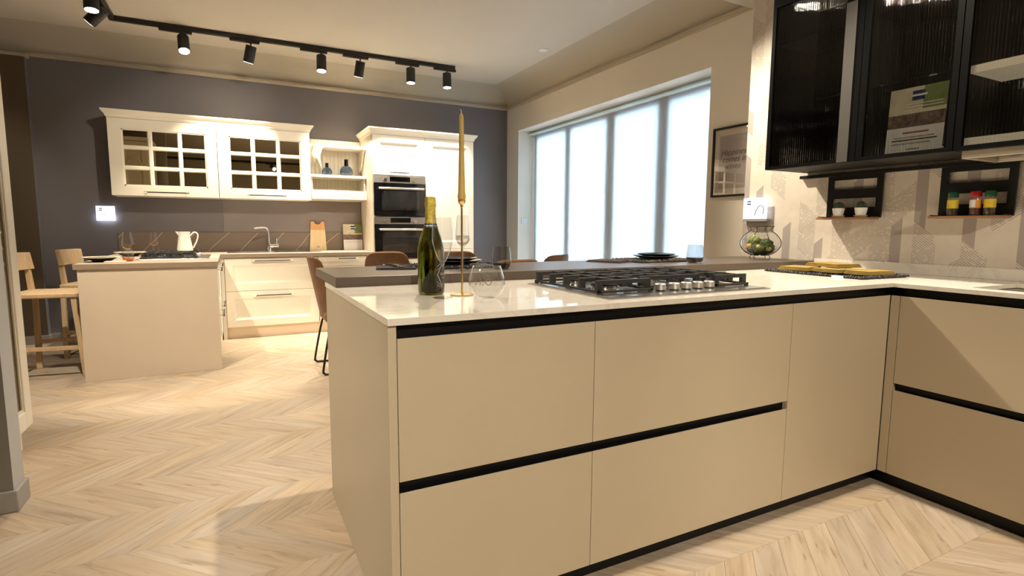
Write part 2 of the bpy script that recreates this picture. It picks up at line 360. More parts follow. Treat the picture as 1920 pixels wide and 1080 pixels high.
def smooth_pts(pts, n=6):
    """Catmull-Rom through points"""
    P = [Vector(p) for p in pts]; out = []
    for i in range(len(P) - 1):
        a, b, c, d = P[max(i - 1, 0)], P[i], P[i + 1], P[min(i + 2, len(P) - 1)]
        for k in range(n):
            t = k / n
            out.append(0.5 * ((2 * b) + (c - a) * t + (2 * a - 5 * b + 4 * c - d) * t * t + (3 * b - a - 3 * c + d) * t ** 3))
    out.append(P[-1]); return out
def rounded(x0, x1, y0, y1, r, n=5):
    pts = []
    for cx_, cy_, a0 in ((x1 - r, y0 + r, -90), (x1 - r, y1 - r, 0), (x0 + r, y1 - r, 90), (x0 + r, y0 + r, 180)):
        for i in range(n + 1):
            a = math.radians(a0 + 90 * i / n); pts.append((cx_ + r * math.cos(a), cy_ + r * math.sin(a)))
    return pts

def setp(o, label=None, cat=None, group=None, kind=None):
    if label: o['label'] = label
    if cat: o['category'] = cat
    if group: o['group'] = group
    if kind: o['kind'] = kind
    return o
def obj(name, mb, mat, parent=None, smooth=False, bevel=0.0, local=False, origin=None, bseg=2):
    """link one mesh; coordinates are world coordinates unless local"""
    if parent is None:
        if origin is None:
            xs = [p[0] for p in mb.v]; ys = [p[1] for p in mb.v]; zs = [p[2] for p in mb.v]
            origin = ((min(xs) + max(xs)) / 2, (min(ys) + max(ys)) / 2, min(zs))
        wl = Vector(origin)
        if local: wl = Vector((0, 0, 0))
    else:
        wl = Vector((0, 0, 0)) if local else WL[parent.name]
    me = bpy.data.meshes.new(name)
    me.from_pydata([tuple(Vector(p) - wl) for p in mb.v], [], mb.f); me.update()
    o = bpy.data.objects.new(name, me); COL.objects.link(o)
    me.materials.append(MATS[mat])
    if smooth:
        for p in me.polygons: p.use_smooth = True
        try: me.set_sharp_from_angle(angle=math.radians(35))
        except Exception: pass
    if bevel:
        b = o.modifiers.new('bevel', 'BEVEL'); b.width = bevel; b.segments = bseg; b.limit_method = 'ANGLE'; b.angle_limit = math.radians(40)
    if parent is None: o.location = wl; WL[o.name] = wl.copy()
    else: o.parent = parent; WL[o.name] = WL[parent.name].copy() if not local else Vector((0, 0, 0))
    return o
def bx(name, x0, x1, y0, y1, z0, z1, mat, parent=None, bevel=0.0, **k):
    return obj(name, MB().box(x0, x1, y0, y1, z0, z1), mat, parent, bevel=bevel, **k)
def thing(name, label, cat, loc=(0, 0, 0), group=None, rz=0.0, kind=None):
    o = bpy.data.objects.new(name, None); COL.objects.link(o); o.location = loc; o.rotation_euler = (0, 0, rz)
    o.empty_display_size = 0.05
    WL[o.name] = Vector(loc); return setp(o, label, cat, group, kind)
def struct(name, mb, mat, **k): return setp(obj(name, mb, mat, **k), kind='structure')
def clone(root, loc, rz=None, label=None, group=None):
    kids = {}
    for c in bpy.data.objects:
        if c.parent: kids.setdefault(c.parent.name, []).append(c)
    def rec(o, par):
        c = o.copy(); COL.objects.link(c); c.parent = par
        if par is not None: c.matrix_parent_inverse = o.matrix_parent_inverse.copy()
        for ch in kids.get(o.name, []): rec(ch, c)
        return c
    r = rec(root, None); r.location = loc; WL[r.name] = Vector(loc)
    if rz is not None: r.rotation_euler = (0, 0, rz)
    if label: r['label'] = label
    if group: r['group'] = group
    return r
def text_mb(body, size, extrude=0.0004, align='CENTER', shear=0.0):
    cu = bpy.data.curves.new('lettering', 'FONT'); cu.body = body; cu.size = size; cu.extrude = extrude; cu.align_x = align; cu.shear = shear
    cu.resolution_u = 3
    o = bpy.data.objects.new('lettering_tmp', cu); COL.objects.link(o)
    bpy.context.view_layer.update()
    me = bpy.data.meshes.new_from_object(o.evaluated_get(bpy.context.evaluated_depsgraph_get()))
    mb = MB(); mb.add([tuple(v.co) for v in me.vertices], [tuple(p.vertices) for p in me.polygons])
    bpy.data.objects.remove(o); bpy.data.meshes.remove(me); bpy.data.curves.remove(cu)
    return mb
def xform(mb, fn): mb.v = [tuple(fn(*p)) for p in mb.v]; return mb

# ------------------------------------------------------------------ the room
XW, XP, YB, ZC, ZL = 3.306, 3.07, 6.60, 2.86, 2.64
XL, YN = -2.6, -2.6
def two_tone(o, mat2, test):
    o.data.materials.append(MATS[mat2])
    for p in o.data.polygons:
        if test(p): p.material_index = 1
struct('wall_back', MB().box(XL, XW + 0.4, YB, YB + 0.15, 0, 3.0), 'wall_paint_blue')
ww = MB(); ww.box(XW, XW + 0.34, 2.58, 3.14, 0, 3.0); ww.box(XW, XW + 0.34, 6.28, YB, 0, 3.0); ww.box(XW, XW + 0.34, 3.14, 6.28, 2.335, 3.0); ww.box(XW, XW + 0.34, 3.14, 6.28, -0.02, 0.12)
struct('wall_window', ww, 'wall_paint_cream')
struct('wall_right', MB().box(XP, XW + 0.34, YN, 2.58, 0, ZL), 'wallpaper')
struct('wall_left', MB().box(XL - 0.15, XL, YN, YB + 0.15, 0, 3.0), 'wall_paint_taupe')
struct('wall_front', MB().box(XL, XP + 0.5, YN - 0.15, YN, 0, 3.0), 'wall_paint_cream')
struct('ceiling', MB().box(XL - 0.1, XW + 0.34, 2.79, YB + 0.15, ZC, ZC + 0.15), 'ceiling_paint')
low = struct('ceiling_low', MB().box(XL - 0.1, XW + 0.34, YN - 0.1, 2.79, ZL, ZC + 0.15), 'ceiling_paint')
pil = struct('wall_pilaster', MB().box(XL, -1.575, 6.515, YB, 0, 2.61), 'wall_paint_taupe')
pbr('pilaster_grey', (0.19, 0.19, 0.205), 0.8, var=0.03)
two_tone(pil, 'pilaster_grey', lambda p: p.normal.x > 0.9)
# half-round cove between walls and ceiling
R = 0.32; Z0 = 2.665
prof = [(R - R * math.cos(a), Z0 + (ZC - Z0) * math.sin(a)) for a in [PI / 2 * i / 10 for i in range(11)]] + [(0.0, ZC)]
def cove(name, run):
    mb = MB(); n = len(prof); vs = []
    for d, z in prof: vs.append(run(d, z, 0))
    for d, z in prof: vs.append(run(d, z, 1))
    mb.add(vs, [(i, (i + 1) % n, n + (i + 1) % n, n + i) for i in range(n)] + [tuple(range(n)), tuple(range(2 * n - 1, n - 1, -1))])
    return struct(name, mb, 'cove_shade', smooth=True)
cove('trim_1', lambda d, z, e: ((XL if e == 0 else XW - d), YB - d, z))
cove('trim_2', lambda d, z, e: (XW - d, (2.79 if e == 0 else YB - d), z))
def mould(name, run):
    pr = [(0, 2.635), (0.012, 2.635), (0.016, 2.643), (0.028, 2.650), (0.030, 2.668), (0, 2.668)]
    mb = MB(); n = len(pr); vs = [run(d, z, 0) for d, z in pr] + [run(d, z, 1) for d, z in pr]
    mb.add(vs, [(i, (i + 1) % n, n + (i + 1) % n, n + i) for i in range(n)] + [tuple(range(n)), tuple(range(2 * n - 1, n - 1, -1))])
    return struct(name, mb, 'trim_cream')
mould('trim_3', lambda d, z, e: ((-1.575 if e == 0 else XW - d), YB - d, z))
mould('trim_4', lambda d, z, e: (XW - d, (2.79 if e == 0 else YB - d), z))
struct('trim_5', MB().box(XL, -1.555, 6.495, 6.60, 2.61, 2.64), 'trim_cream', bevel=0.006)
struct('baseboard_back', MB().box(-1.56, -0.99, YB - 0.015, YB, 0, 0.08), 'baseboard_grey', bevel=0.003)
struct('baseboard_pilaster', MB().box(XL, -1.56, 6.50, 6.515, 0, 0.08).box(-1.575, -1.56, 6.515, 6.585, 0, 0.08), 'baseboard_grey', bevel=0.003)
struct('baseboard_window', MB().box(XW - 0.015, XW, 6.28, YB, 0, 0.08), 'baseboard_grey', bevel=0.003)
# wall stub at the left, near the camera
stub = struct('wall_partition', MB().box(XL, -0.80, 2.695, 2.82, 0, ZC), 'pier_taupe')
two_tone(stub, 'wall_paint_grey', lambda p: p.normal.x > 0.9)
struct('baseboard_left', MB().prism([(XL, 2.68), (-0.785, 2.68), (-0.785, 2.82), (-0.80, 2.82), (-0.80, 2.695), (XL, 2.695)], 0, 0.085), 'baseboard_grey', bevel=0.004)

# window: frame, three mullions, four panes, roller blind
win = thing('window_1', 'tall white window of four lights behind a roller blind', None, (3.58, 4.71, 0.12), kind='structure')
fr = MB(); fr.box(3.55, 3.62, 3.14, 3.22, 0.12, 2.335); fr.box(3.55, 3.62, 6.19, 6.28, 0.12, 2.335); fr.box(3.55, 3.62, 3.22, 6.19, 2.235, 2.335); fr.box(3.55, 3.62, 3.22, 6.19, 0.12, 0.22)
obj('window_frame', fr, 'white_frame', win, bevel=0.004)
ms = [(3.82, 3.97), (4.59, 4.745), (5.42, 5.53)]
for a, b in ms: bx('mullion', 3.55, 3.62, a, b, 0.22, 2.235, 'white_frame', win, 0.004)
edges = [3.22] + [v for p in ms for v in p] + [6.19]
for i in range(4): bx('pane', 3.580, 3.588, edges[2 * i], edges[2 * i + 1], 0.22, 2.235, 'glass_window', win)
bl = thing('roller_blind', 'translucent white roller blind drawn down over the tall window', 'blind', (3.47, 4.71, 0.14))
mb = MB(); mb.box(3.530, 3.5315, 3.17, 6.25, 0.14, 2.29); obj('blind_fabric', mb, 'blind_fabric', bl)
obj('blind_roller', MB().cyl((3.512, 3.15, 2.306), (3.512, 6.27, 2.306), 0.020, 16), 'white_frame', bl, smooth=True)
bx('daylight_gap_bar', 3.455, 3.478, 3.145, 6.275, 2.286, 2.300, 'daylight_cyan', bl, 0.003)  # coloured bar stands in for the line of daylight over the blind
obj('bottom_bar', MB().cyl((3.531, 3.17, 0.14), (3.531, 6.25, 0.14), 0.010, 10), 'white_frame', bl, smooth=True)

# ------------------------------------------------------------------ floor of chevron planks
floor = struct('floor', MB().box(XL, XW + 0.34, YN, YB + 0.05, -0.12, -0.009), 'carcass')
PW, PH, Y0 = 0.135, 0.3155, 0.895
def plank_geo(sign, gap=0.0002, ch=0.0005):
    """parallelogram plank, strip height PH, slanted 45 degrees"""
    g = gap
    def ring(i, z):
        y0, y1 = g + i, PH - g - i
        return [(g * 1.4 + i * 1.4 + sign * y0, y0, z), (PW - g * 1.4 - i * 1.4 + sign * y0, y0, z), (PW - g * 1.4 - i * 1.4 + sign * y1, y1, z), (g * 1.4 + i * 1.4 + sign * y1, y1, z)]
    vs = ring(0, -0.009) + ring(0, -0.0010) + ring(ch, 0.0)
    fs = [(8, 9, 10, 11)]
    for a in (0, 4):
        for i in range(4): fs.append((a + i, a + (i + 1) % 4, a + 4 + (i + 1) % 4, a + 4 + i))
    return vs, fs
def grain_uv(p, sign):
    q = math.sqrt(0.5); return ((sign * p[0] + p[1]) * q, (p[0] - sign * p[1]) * q)
def add_uv(me, sign_of, seed_of, base_of):
    g = me.uv_layers.new(name='grain'); s = me.uv_layers.new(name='seed')
    for poly in me.polygons:
        for li in poly.loop_indices:
            p = me.vertices[me.loops[li].vertex_index].co; b = base_of(poly.index)
            g.data[li].uv = grain_uv((p[0] - b[0], p[1] - b[1]), sign_of(poly.index)); s.data[li].uv = (seed_of(poly.index), 0)
pm = {}
for sg in (1, -1):
    vs, fs = plank_geo(sg); me = bpy.data.meshes.new('plank'); me.from_pydata(vs, [], fs); me.materials.append(MATS['floor_oak'])
    add_uv(me, lambda i: sg, lambda i: 0.0, lambda i: (0, 0)); pm[sg] = me
def seen(x, y):
    v = Vector((x, y, -CAMH)); d = v.dot(Fv)
    if d < 0.2: return 0
    a, b = v.dot(R2) / d * FPX + 960, -v.dot(U2) / d * FPX + 540
    if not (-60 < a < 1980 and 300 < b < 1160): return 0
    hid = (y > 1.40 and x > 0.33 and not (x < 0.75 * y * 0.22 + 0.0)) or (x < -0.83 and y < 3.0)
    return 0 if hid or x > 2.60 else 1 / d
cells = []
for k in range(-11, 19):
    sg = 1 if k % 2 == 0 else -1
    y = Y0 + k * PH
    if y > YB - 0.0 or y < YN: continue
    off = 0.0 if sg == 1 else PH
    n0 = int(math.floor((XL - 0.4) / PW)); n1 = int(math.ceil((XW + 0.4) / PW))
    for n in range(n0, n1):
        x = n * PW + off + 0.04
        cx_ = x + PW / 2 + sg * PH / 2
        if cx_ < XL or cx_ > XW + 0.2: continue
        cells.append((seen(cx_, y + PH / 2), x, y, sg))
cells.sort(key=lambda c: -c[0])
near = [c for c in cells[:300] if c[0] > 0]; rest = cells[len(near):]
for i, (w, x, y, sg) in enumerate(near):
    o = bpy.data.objects.new('plank', pm[sg]); COL.objects.link(o); o.parent = floor
    o.location = Vector((x, y, 0)) - floor.location
mb = MB(); info = []
for w, x, y, sg in rest:
    vs, fs = plank_geo(sg); mb.add([(p[0] + x, p[1] + y, p[2]) for p in vs], fs); info += [(sg, random.random(), (x, y))] * len(fs)
fo = setp(obj('far_planks', mb, 'floor_oak', floor), kind='stuff')
wl = WL[floor.name]
add_uv(fo.data, lambda i: info[i][0], lambda i: info[i][1], lambda i: (info[i][2][0] - wl.x, info[i][2][1] - wl.y))

# ------------------------------------------------------------------ near kitchen: peninsula
YF, XE, X1, X2, XC = 1.3124, 0.3542, 0.9543, 1.8542, 2.4842
ZT1, ZB1, ZT2, ZB2, ZCT = 0.8397, 0.4667, 0.4363, 0.0662, 0.894
ep = bx('end_panel', 0.332, XE - 0.0006, YF, 2.287, 0, 0.8755, 'front_beige', bevel=0.0012)
setp(ep, 'tall beige end panel closing the left end of the peninsula', 'panel')
def front_y(name, x0, x1, z0, z1, par):
    pf = [(YF, z0), (YF + 0.022, z0), (YF + 0.022, z1 - 0.026), (YF + 0.004, z1), (YF, z1)]
    return obj(name, MB().prism(pf, x0 + 0.0012, x1 - 0.0012, 'x'), 'front_beige', par, bevel=0.0008)
def drawer_unit(x0, x1, label):
    t = thing('drawer_unit', label, 'cabinet', ((x0 + x1) / 2, 1.8, 0.066), 'beige handleless base units')
    bx('carcass', x0 + 0.001, x1 - 0.001, YF + 0.05, 2.27, ZB2 + 0.001, 0.8755, 'carcass', t)
    front_y('drawer_front', x0, x1, ZT1 - (ZT1 - ZB1), ZT1, t); front_y('drawer_front', x0, x1, ZB2, ZT2, t)
    bx('grip_channel', x0, x1, YF + 0.024, YF + 0.049, ZT1 - 0.03, 0.8755, 'black_channel', t)
    bx('grip_channel', x0, x1, YF + 0.024, YF + 0.049, ZT2 - 0.03, ZB1 + 0.03, 'black_channel', t)
    return t
drawer_unit(XE, X1, 'narrower beige handleless drawer unit next to the peninsula end panel')
drawer_unit(X1, X2, 'wide beige handleless drawer unit under the gas hob')
t = thing('corner_unit', 'beige corner base unit with one tall plain door', 'cabinet', (2.15, 1.8, 0.066), 'beige handleless base units')
bx('carcass', X2 + 0.001, XC - 0.001, YF + 0.05, 2.27, ZB2 + 0.001, 0.8755, 'carcass', t)
front_y('door', X2, XC, ZB2, ZT1, t)
bx('grip_channel', X2, XC + 0.025, YF + 0.024, YF + 0.049, ZT1 - 0.03, 0.8755, 'black_channel', t)
# right-hand run, fronts face the window-less side (-X)
def front_x(name, y0, y1, z0, z1, par):
    pf = [(XC, z0), (XC + 0.022, z0), (XC + 0.022, z1 - 0.026), (XC + 0.004, z1), (XC, z1)]
    return obj(name, MB().prism(pf, y0 + 0.0012, y1 - 0.0012, 'y'), 'front_beige', par, bevel=0.0008)
t = thing('filler_strip', 'narrow beige vertical filler strip in the inner corner of the units', 'panel', (XC, 1.293, 0.066))
front_x('strip', 1.2737, YF - 0.0012, ZB2, ZT1, t)
def drawer_unit_right(y0, y1, label):
    t = thing('drawer_unit', label, 'cabinet', (2.75, (y0 + y1) / 2, 0.066), 'beige handleless base units')
    bx('carcass', XC + 0.05, XP - 0.002, y0 + 0.001, y1 - 0.001, ZB2 + 0.001, 0.8755 if y1 < 0 else 0.70, 'carcass', t)
    front_x('drawer_front', y0, y1, ZB1, ZT1, t); front_x('drawer_front', y0, y1, ZB2, ZT2, t)
    bx('grip_channel', XC + 0.024, XC + 0.049, y0, y1, ZT1 - 0.03, 0.8755, 'black_channel', t)
    bx('grip_channel', XC + 0.024, XC + 0.049, y0, y1, ZT2 - 0.03, ZB1 + 0.03, 'black_channel', t)
drawer_unit_right(0.3737, 1.2737, 'beige handleless drawer unit under the sink at the right edge')
drawer_unit_right(-0.90, 0.3737, 'beige handleless drawer unit nearest the camera on the right')
mb = MB().prism([(XE, 1.358), (2.532, 1.358), (2.532, -0.9), (2.548, -0.9), (2.548, 1.374), (XE, 1.374)], 0, 0.066)
setp(obj('plinth', mb, 'black_channel'), 'black recessed plinth along the bottom of the beige units', 'plinth')
# quartz worktop, L-shaped with a sink cut-out
SX0, SX1, SY0, SY1 = 2.552, 2.93, 0.42, 1.062
mb = MB()
mb.prism([(0.3285, 1.2975), (2.469, 1.2975), (2.469, SY1), (3.068, SY1), (3.068, 2.287), (0.3285, 2.287)], 0.876, ZCT)
mb.box(2.469, SX0, SY0, SY1, 0.876, ZCT); mb.box(SX1, 3.068, SY0, SY1, 0.876, ZCT); mb.box(2.469, 3.068, -0.9, SY0, 0.876, ZCT)
setp(obj('quartz_worktop', mb, 'quartz', bevel=0.0008), 'glossy off-white quartz worktop turning the corner above the beige units', 'worktop')
setp(bx('upstand', XP - 0.016, XP - 0.001, -0.9, 2.048, ZCT + 0.0003, 0.946, 'quartz', None, 0.001), 'low off-white quartz upstand along the foot of the patterned wallpaper', 'upstand')
s = thing('sink', 'undermounted steel sink sunk into the worktop at the right edge', 'sink', (2.74, 0.74, 0.71))
mb = MB(); mb.box(SX0 + 0.001, SX1 - 0.001, SY0 + 0.001, SY1 - 0.001, 0.712, 0.715); mb.box(SX0, SX0 + 0.004, SY0, SY1, 0.715, 0.874); mb.box(SX1 - 0.004, SX1, SY0, SY1, 0.715, 0.874)
mb.box(SX0 + 0.004, SX1 - 0.004, SY0, SY0 + 0.004, 0.715, 0.874); mb.box(SX0 + 0.004, SX1 - 0.004, SY1 - 0.004, SY1, 0.715, 0.874)
obj('bowl', mb, 'steel_rough', s); obj('drain', MB().lathe([(0.0, 0), (0.045, 0), (0.045, 0.003), (0.03, 0.004), (0, 0.002)], (2.74, 0.74, 0.7155), 24), 'chrome', s, smooth=True)
# brown bar slab
setp(bx('breakfast_bar', 0.333, XP - 0.003, 2.052, 2.58, ZCT + 0.0004, 0.931, 'bar_brown', None, 0.0015), 'dark brown breakfast bar slab lying along the back of the peninsula', 'breakfast bar')
ZS = 0.931
setp(bx('back_panel', 0.354, XP - 0.01, 2.272, 2.286, 0, 0.8755, 'front_beige'), 'beige back panel of the peninsula below the brown bar', 'panel')

# ------------------------------------------------------------------ gas hob
def gas_hob(name, label, loc, L, D, rz, group=None, knobs=None):
    """local frame: x along the length, y depth (front = -y)"""
    t = thing(name, label, 'hob', loc, group, rz)
    mb = MB(); mb.prism(rounded(-L / 2, L / 2, -D / 2, D / 2, 0.008, 3), 0.0003, 0.004); mb.prism(rounded(-L / 2 + 0.012, L / 2 - 0.012, -D / 2 + 0.012, D / 2 - 0.012, 0.008, 3), 0.004, 0.0065)
    obj('hob_plate', mb, 'steel', t, bevel=0.001, local=True)
    top = 0.0065
    for x0, x1, dy in ((-L / 2 + 0.022, -L * 0.165, 0.085), (-L * 0.155, L * 0.235, 0.150), (L * 0.245, L / 2 - 0.022, 0.085)):
        gw = x1 - x0
        y0 = -D / 2 + dy; y1 = D / 2 - 0.022
        g = MB()
        for x in (x0, x1 - 0.009): g.box(x, x + 0.009, y0, y1, top + 0.004, top + 0.012)
        g.box(x0, x1, y0, y0 + 0.009, top + 0.004, top + 0.012); g.box(x0, x1, y1 - 0.009, y1, top + 0.004, top + 0.012)
        for x in (x0, x1 - 0.012):
            for y in (y0, y1 - 0.012): g.box(x, x + 0.012, y, y + 0.012, top, top + 0.006)
        ny = 5
        for i in range(ny):
            y = y0 + 0.012 + (y1 - y0 - 0.036) * i / (ny - 1)
            g.box(x0, x1, y, y + 0.013, top + 0.031, top + 0.045)
            g.box(x0, x0 + 0.024, y, y + 0.013, top + 0.010, top + 0.033); g.box(x1 - 0.024, x1, y, y + 0.013, top + 0.010, top + 0.033)
            g.box((x0 + x1) / 2 - 0.012, (x0 + x1) / 2 + 0.012, y, y + 0.013, top + 0.020, top + 0.033)
        for x in (x0 + gw * 0.30, x0 + gw * 0.66): g.box(x, x + 0.008, y0 + 0.02, y1 - 0.02, top + 0.036, top + 0.0465)
        obj('pan_grate', g, 'cast_iron', t, bevel=0.001, local=True)
    bur = [(-L * 0.34, 0.11, 0.040), (-L * 0.34, -0.075, 0.048), (L * 0.14, 0.10, 0.034), (L * 0.36, -0.045, 0.040), (L * 0.36, 0.12, 0.034)]
    for bx_, by_, r in bur:
        b = obj('burner', MB().lathe([(0, 0.0), (r * 1.25, 0.0), (r * 1.25, 0.004), (r * 0.95, 0.006), (r * 0.95, 0.018), (0, 0.018)], (bx_, by_, top), 28), 'steel_bright', t, smooth=True, local=True)
        obj('burner_cap', MB().lathe([(0, 0.018), (r * 0.98, 0.018), (r * 0.95, 0.024), (r * 0.5, 0.026), (0, 0.026)], (bx_, by_, top), 28), 'burner_black', b, smooth=True, local=True)
    for kx in knobs or [0.02 + i * 0.058 for i in range(5)]:
        k = obj('knob', MB().lathe([(0, 0.005), (0.019, 0.005), (0.019, 0.024), (0.017, 0.026), (0, 0.026)], (kx, -D / 2 + 0.052 + 0.035, top), 24), 'steel_rough', t, smooth=True, local=True)
        obj('knob_ring', MB().lathe([(0, 0), (0.016, 0), (0.016, 0.005), (0, 0.005)], (kx, -D / 2 + 0.052 + 0.035, top), 24), 'burner_black', k, smooth=True, local=True)
    return t
HX, HY = 1.405, 1.615
gas_hob('gas_hob', 'steel gas hob with black cast-iron grates on the quartz peninsula', (HX, HY, ZCT), 0.745, 0.53, 0, 'gas hobs', [1.316 - HX, 1.380 - HX, 1.437 - HX, 1.493 - HX, 1.549 - HX])

# ------------------------------------------------------------------ back kitchen (ivory)
YD = 5.98                                     # door plane
def framed(u0, u1, v0, v1, border, th=0.022, dep=0.011, slope=0.022, raised=True):
    """framed front in (u, v, n) with n pointing out of the front (0 = outer face)"""
    def ring(i, n): return [(u0 + i, v0 + i, n), (u1 - i, v0 + i, n), (u1 - i, v1 - i, n), (u0 + i, v1 - i, n)]
    seq = [(0, -th), (0, -0.002), (0.002, 0), (border, 0), (border + 0.004, -dep * 0.4), (border + slope, -dep)]
    vs, fs = [], []
    for i, n in seq: vs += ring(i, n)
    for r in range(len(seq) - 1):
        for i in range(4): fs.append((4 * r + i, 4 * r + (i + 1) % 4, 4 * r + 4 + (i + 1) % 4, 4 * r + 4 + i))
    k = 4 * (len(seq) - 1); fs += [(k, k + 1, k + 2, k + 3), (3, 2, 1, 0)]
    return MB().add(vs, fs)
def faceY(mb, y): return xform(mb, lambda u, v, n: (u, y - n, v))             # front looks towards -Y
def faceX(mb, x): return xform(mb, lambda u, v, n: (x + n, u, v))             # front looks towards +X
def handle_y(x0, x1, z, y, par, r=0.006):
    h = obj('handle', MB().cyl((x0, y - 0.030, z), (x1, y - 0.030, z), r, 10), 'handle_dark', par, smooth=True)
    for x, e in ((x0 + 0.02, x0 - 0.006), (x1 - 0.02, x1 + 0.006)):
        obj('handle_post', MB().tube([(e, y - 0.030, z), (x, y - 0.030, z), (x, y - 0.026, z), (x, y + 0.001, z)], [r * 1.2, r * 1.2, 0.005, 0.005], 8), 'steel_bright', par, smooth=True)
ZW0, ZW1 = 0.806, 0.843
# L-shaped taupe worktop
mb = MB().prism([(-0.985, 4.735), (-0.098, 4.735), (-0.098, 5.955), (1.382, 5.955), (1.382, YB - 0.002), (-0.985, YB - 0.002)], ZW0, ZW1)
pbr('worktop_edging_shaded', (0.27, 0.205, 0.145), 0.45, var=0.05, scale=20)  # edging of its own colour, darkened further with the shade on the edges
tw = obj('taupe_worktop', mb, 'worktop_taupe')
two_tone(tw, 'worktop_edging_shaded', lambda p: abs(p.normal.z) < 0.5)
setp(tw, 'taupe worktop running from the far island to the ivory tall unit', 'worktop')
# island
t = thing('island_unit', 'far island with a broad plain beige end panel facing the camera', 'cabinet', (-0.5, 5.4, 0))
bx('end_panel', -0.965, -0.106, 4.748, 4.772, 0, ZW0 - 0.0005, 'island_beige', t, 0.0015)
bx('body', -0.62, -0.128, 4.774, YB - 0.01, 0.0, ZW0 - 0.001, 'ivory_panel', t)
y = 4.78
for i, w in enumerate((0.595, 0.58)):
    for z0, z1, zh in ((0.10, 0.44, 0.40), (0.445, ZW0 - 0.012, 0.765)):
        d = obj('drawer_front', faceX(framed(y, y + w - 0.003, z0, z1, 0.06), -0.106), 'ivory', t)
        h = obj('handle', MB().cyl((-0.076, y + 0.12, zh), (-0.076, y + w - 0.12, zh), 0.006, 10), 'handle_dark', d, smooth=True)
        for q in (y + 0.14, y + w - 0.14): obj('handle_post', MB().cyl((-0.076, q, zh), (-0.107, q, zh), 0.005, 8), 'steel_bright', d, smooth=True)
    y += w
# sink base unit with two drawers
def ivory_base(x0, x1, label, drawers, hw):
    t = thing('base_unit', label, 'cabinet', ((x0 + x1) / 2, 6.2, 0.0), 'ivory base units on the blue wall')
    bx('body', x0 + 0.001, x1 - 0.001, YD + 0.024, YB - 0.02, 0.1165, ZW0 - 0.001, 'ivory_panel', t)
    for z0, z1, zh, bd in drawers:
        d = obj('drawer_front', faceY(framed(x0 + 0.002, x1 - 0.002, z0, z1, bd), YD), 'ivory', t)
        c = (x0 + x1) / 2; handle_y(c - hw, c + hw, zh, YD, d)
    return t
setp(bx('corner_post', -0.1045, -0.072, YD, YD + 0.1, 0.0, ZW0 - 0.001, 'ivory', None, 0.001), 'slim ivory corner post between the island and the sink unit', 'panel')
ivory_base(-0.070, 0.795, 'wide ivory sink base unit with two framed drawers', [(0.475, ZW0 - 0.008, 0.773, 0.072), (0.116, 0.472, 0.427, 0.072)], 0.185)
ivory_base(0.798, 1.380, 'ivory base unit with a shallow top drawer beside the ovens', [(0.70, ZW0 - 0.008, 0.780, 0.030), (0.116, 0.697, 0.62, 0.072)], 0.11)
setp(bx('cream_plinth', -0.105, 2.56, YD + 0.03, YD + 0.05, 0, 0.115, 'kick_cream'), 'cream plinth at the foot of the ivory units', 'plinth')
# backsplashes
setp(bx('stone_backsplash', -0.99, 1.380, YB - 0.016, YB - 0.001, ZW1 + 0.0004, 1.045, 'stone_backsplash', None, 0.001), 'low taupe stone backsplash with slanted pale veins', 'backsplash')
setp(bx('glass_splash_panel', -0.06, 1.375, YB - 0.006, YB - 0.001, 1.0455, 1.395, 'splash_panel'), 'glossy grey-brown panel on the wall under the ivory wall units', 'backsplash')
# sink, faucet
s = thing('inset_sink', 'shallow steel sink set in the far taupe worktop', 'sink', (0.45, 6.3, ZW1))
mb = MB(); mb.box(-0.04, 0.86, 6.08, 6.50, ZW1 + 0.0003, ZW1 + 0.006); obj('sink_deck', mb, 'steel_bright', s, bevel=0.003)
bx('basin', 0.05, 0.40, 6.13, 6.45, ZW1 + 0.0062, ZW1 + 0.0068, 'steel', s)
f = thing('faucet', 'chrome swivel faucet with a squared spout behind the far sink', 'faucet', (0.361, 6.42, ZW1 + 0.006))
obj('faucet_body', MB().cyl((0.361, 6.42, ZW1 + 0.006), (0.361, 6.42, 0.925), 0.024, 16), 'chrome', f, smooth=True)
obj('spout', MB().tube(smooth_pts([(0.361, 6.42, 0.92), (0.355, 6.42, 1.06), (0.340, 6.41, 1.092), (0.30, 6.38, 1.098), (0.215, 6.33, 1.090)], 5), 0.013, 12), 'chrome', f, smooth=True)
mb = MB(); mb.cyl((0.37, 6.42, 0.905), (0.455, 6.42, 0.905), 0.020, 14); mb.cyl((0.437, 6.42, 0.905), (0.437, 6.42, 0.985), 0.005, 8)
obj('lever', mb, 'chrome', f, smooth=True)
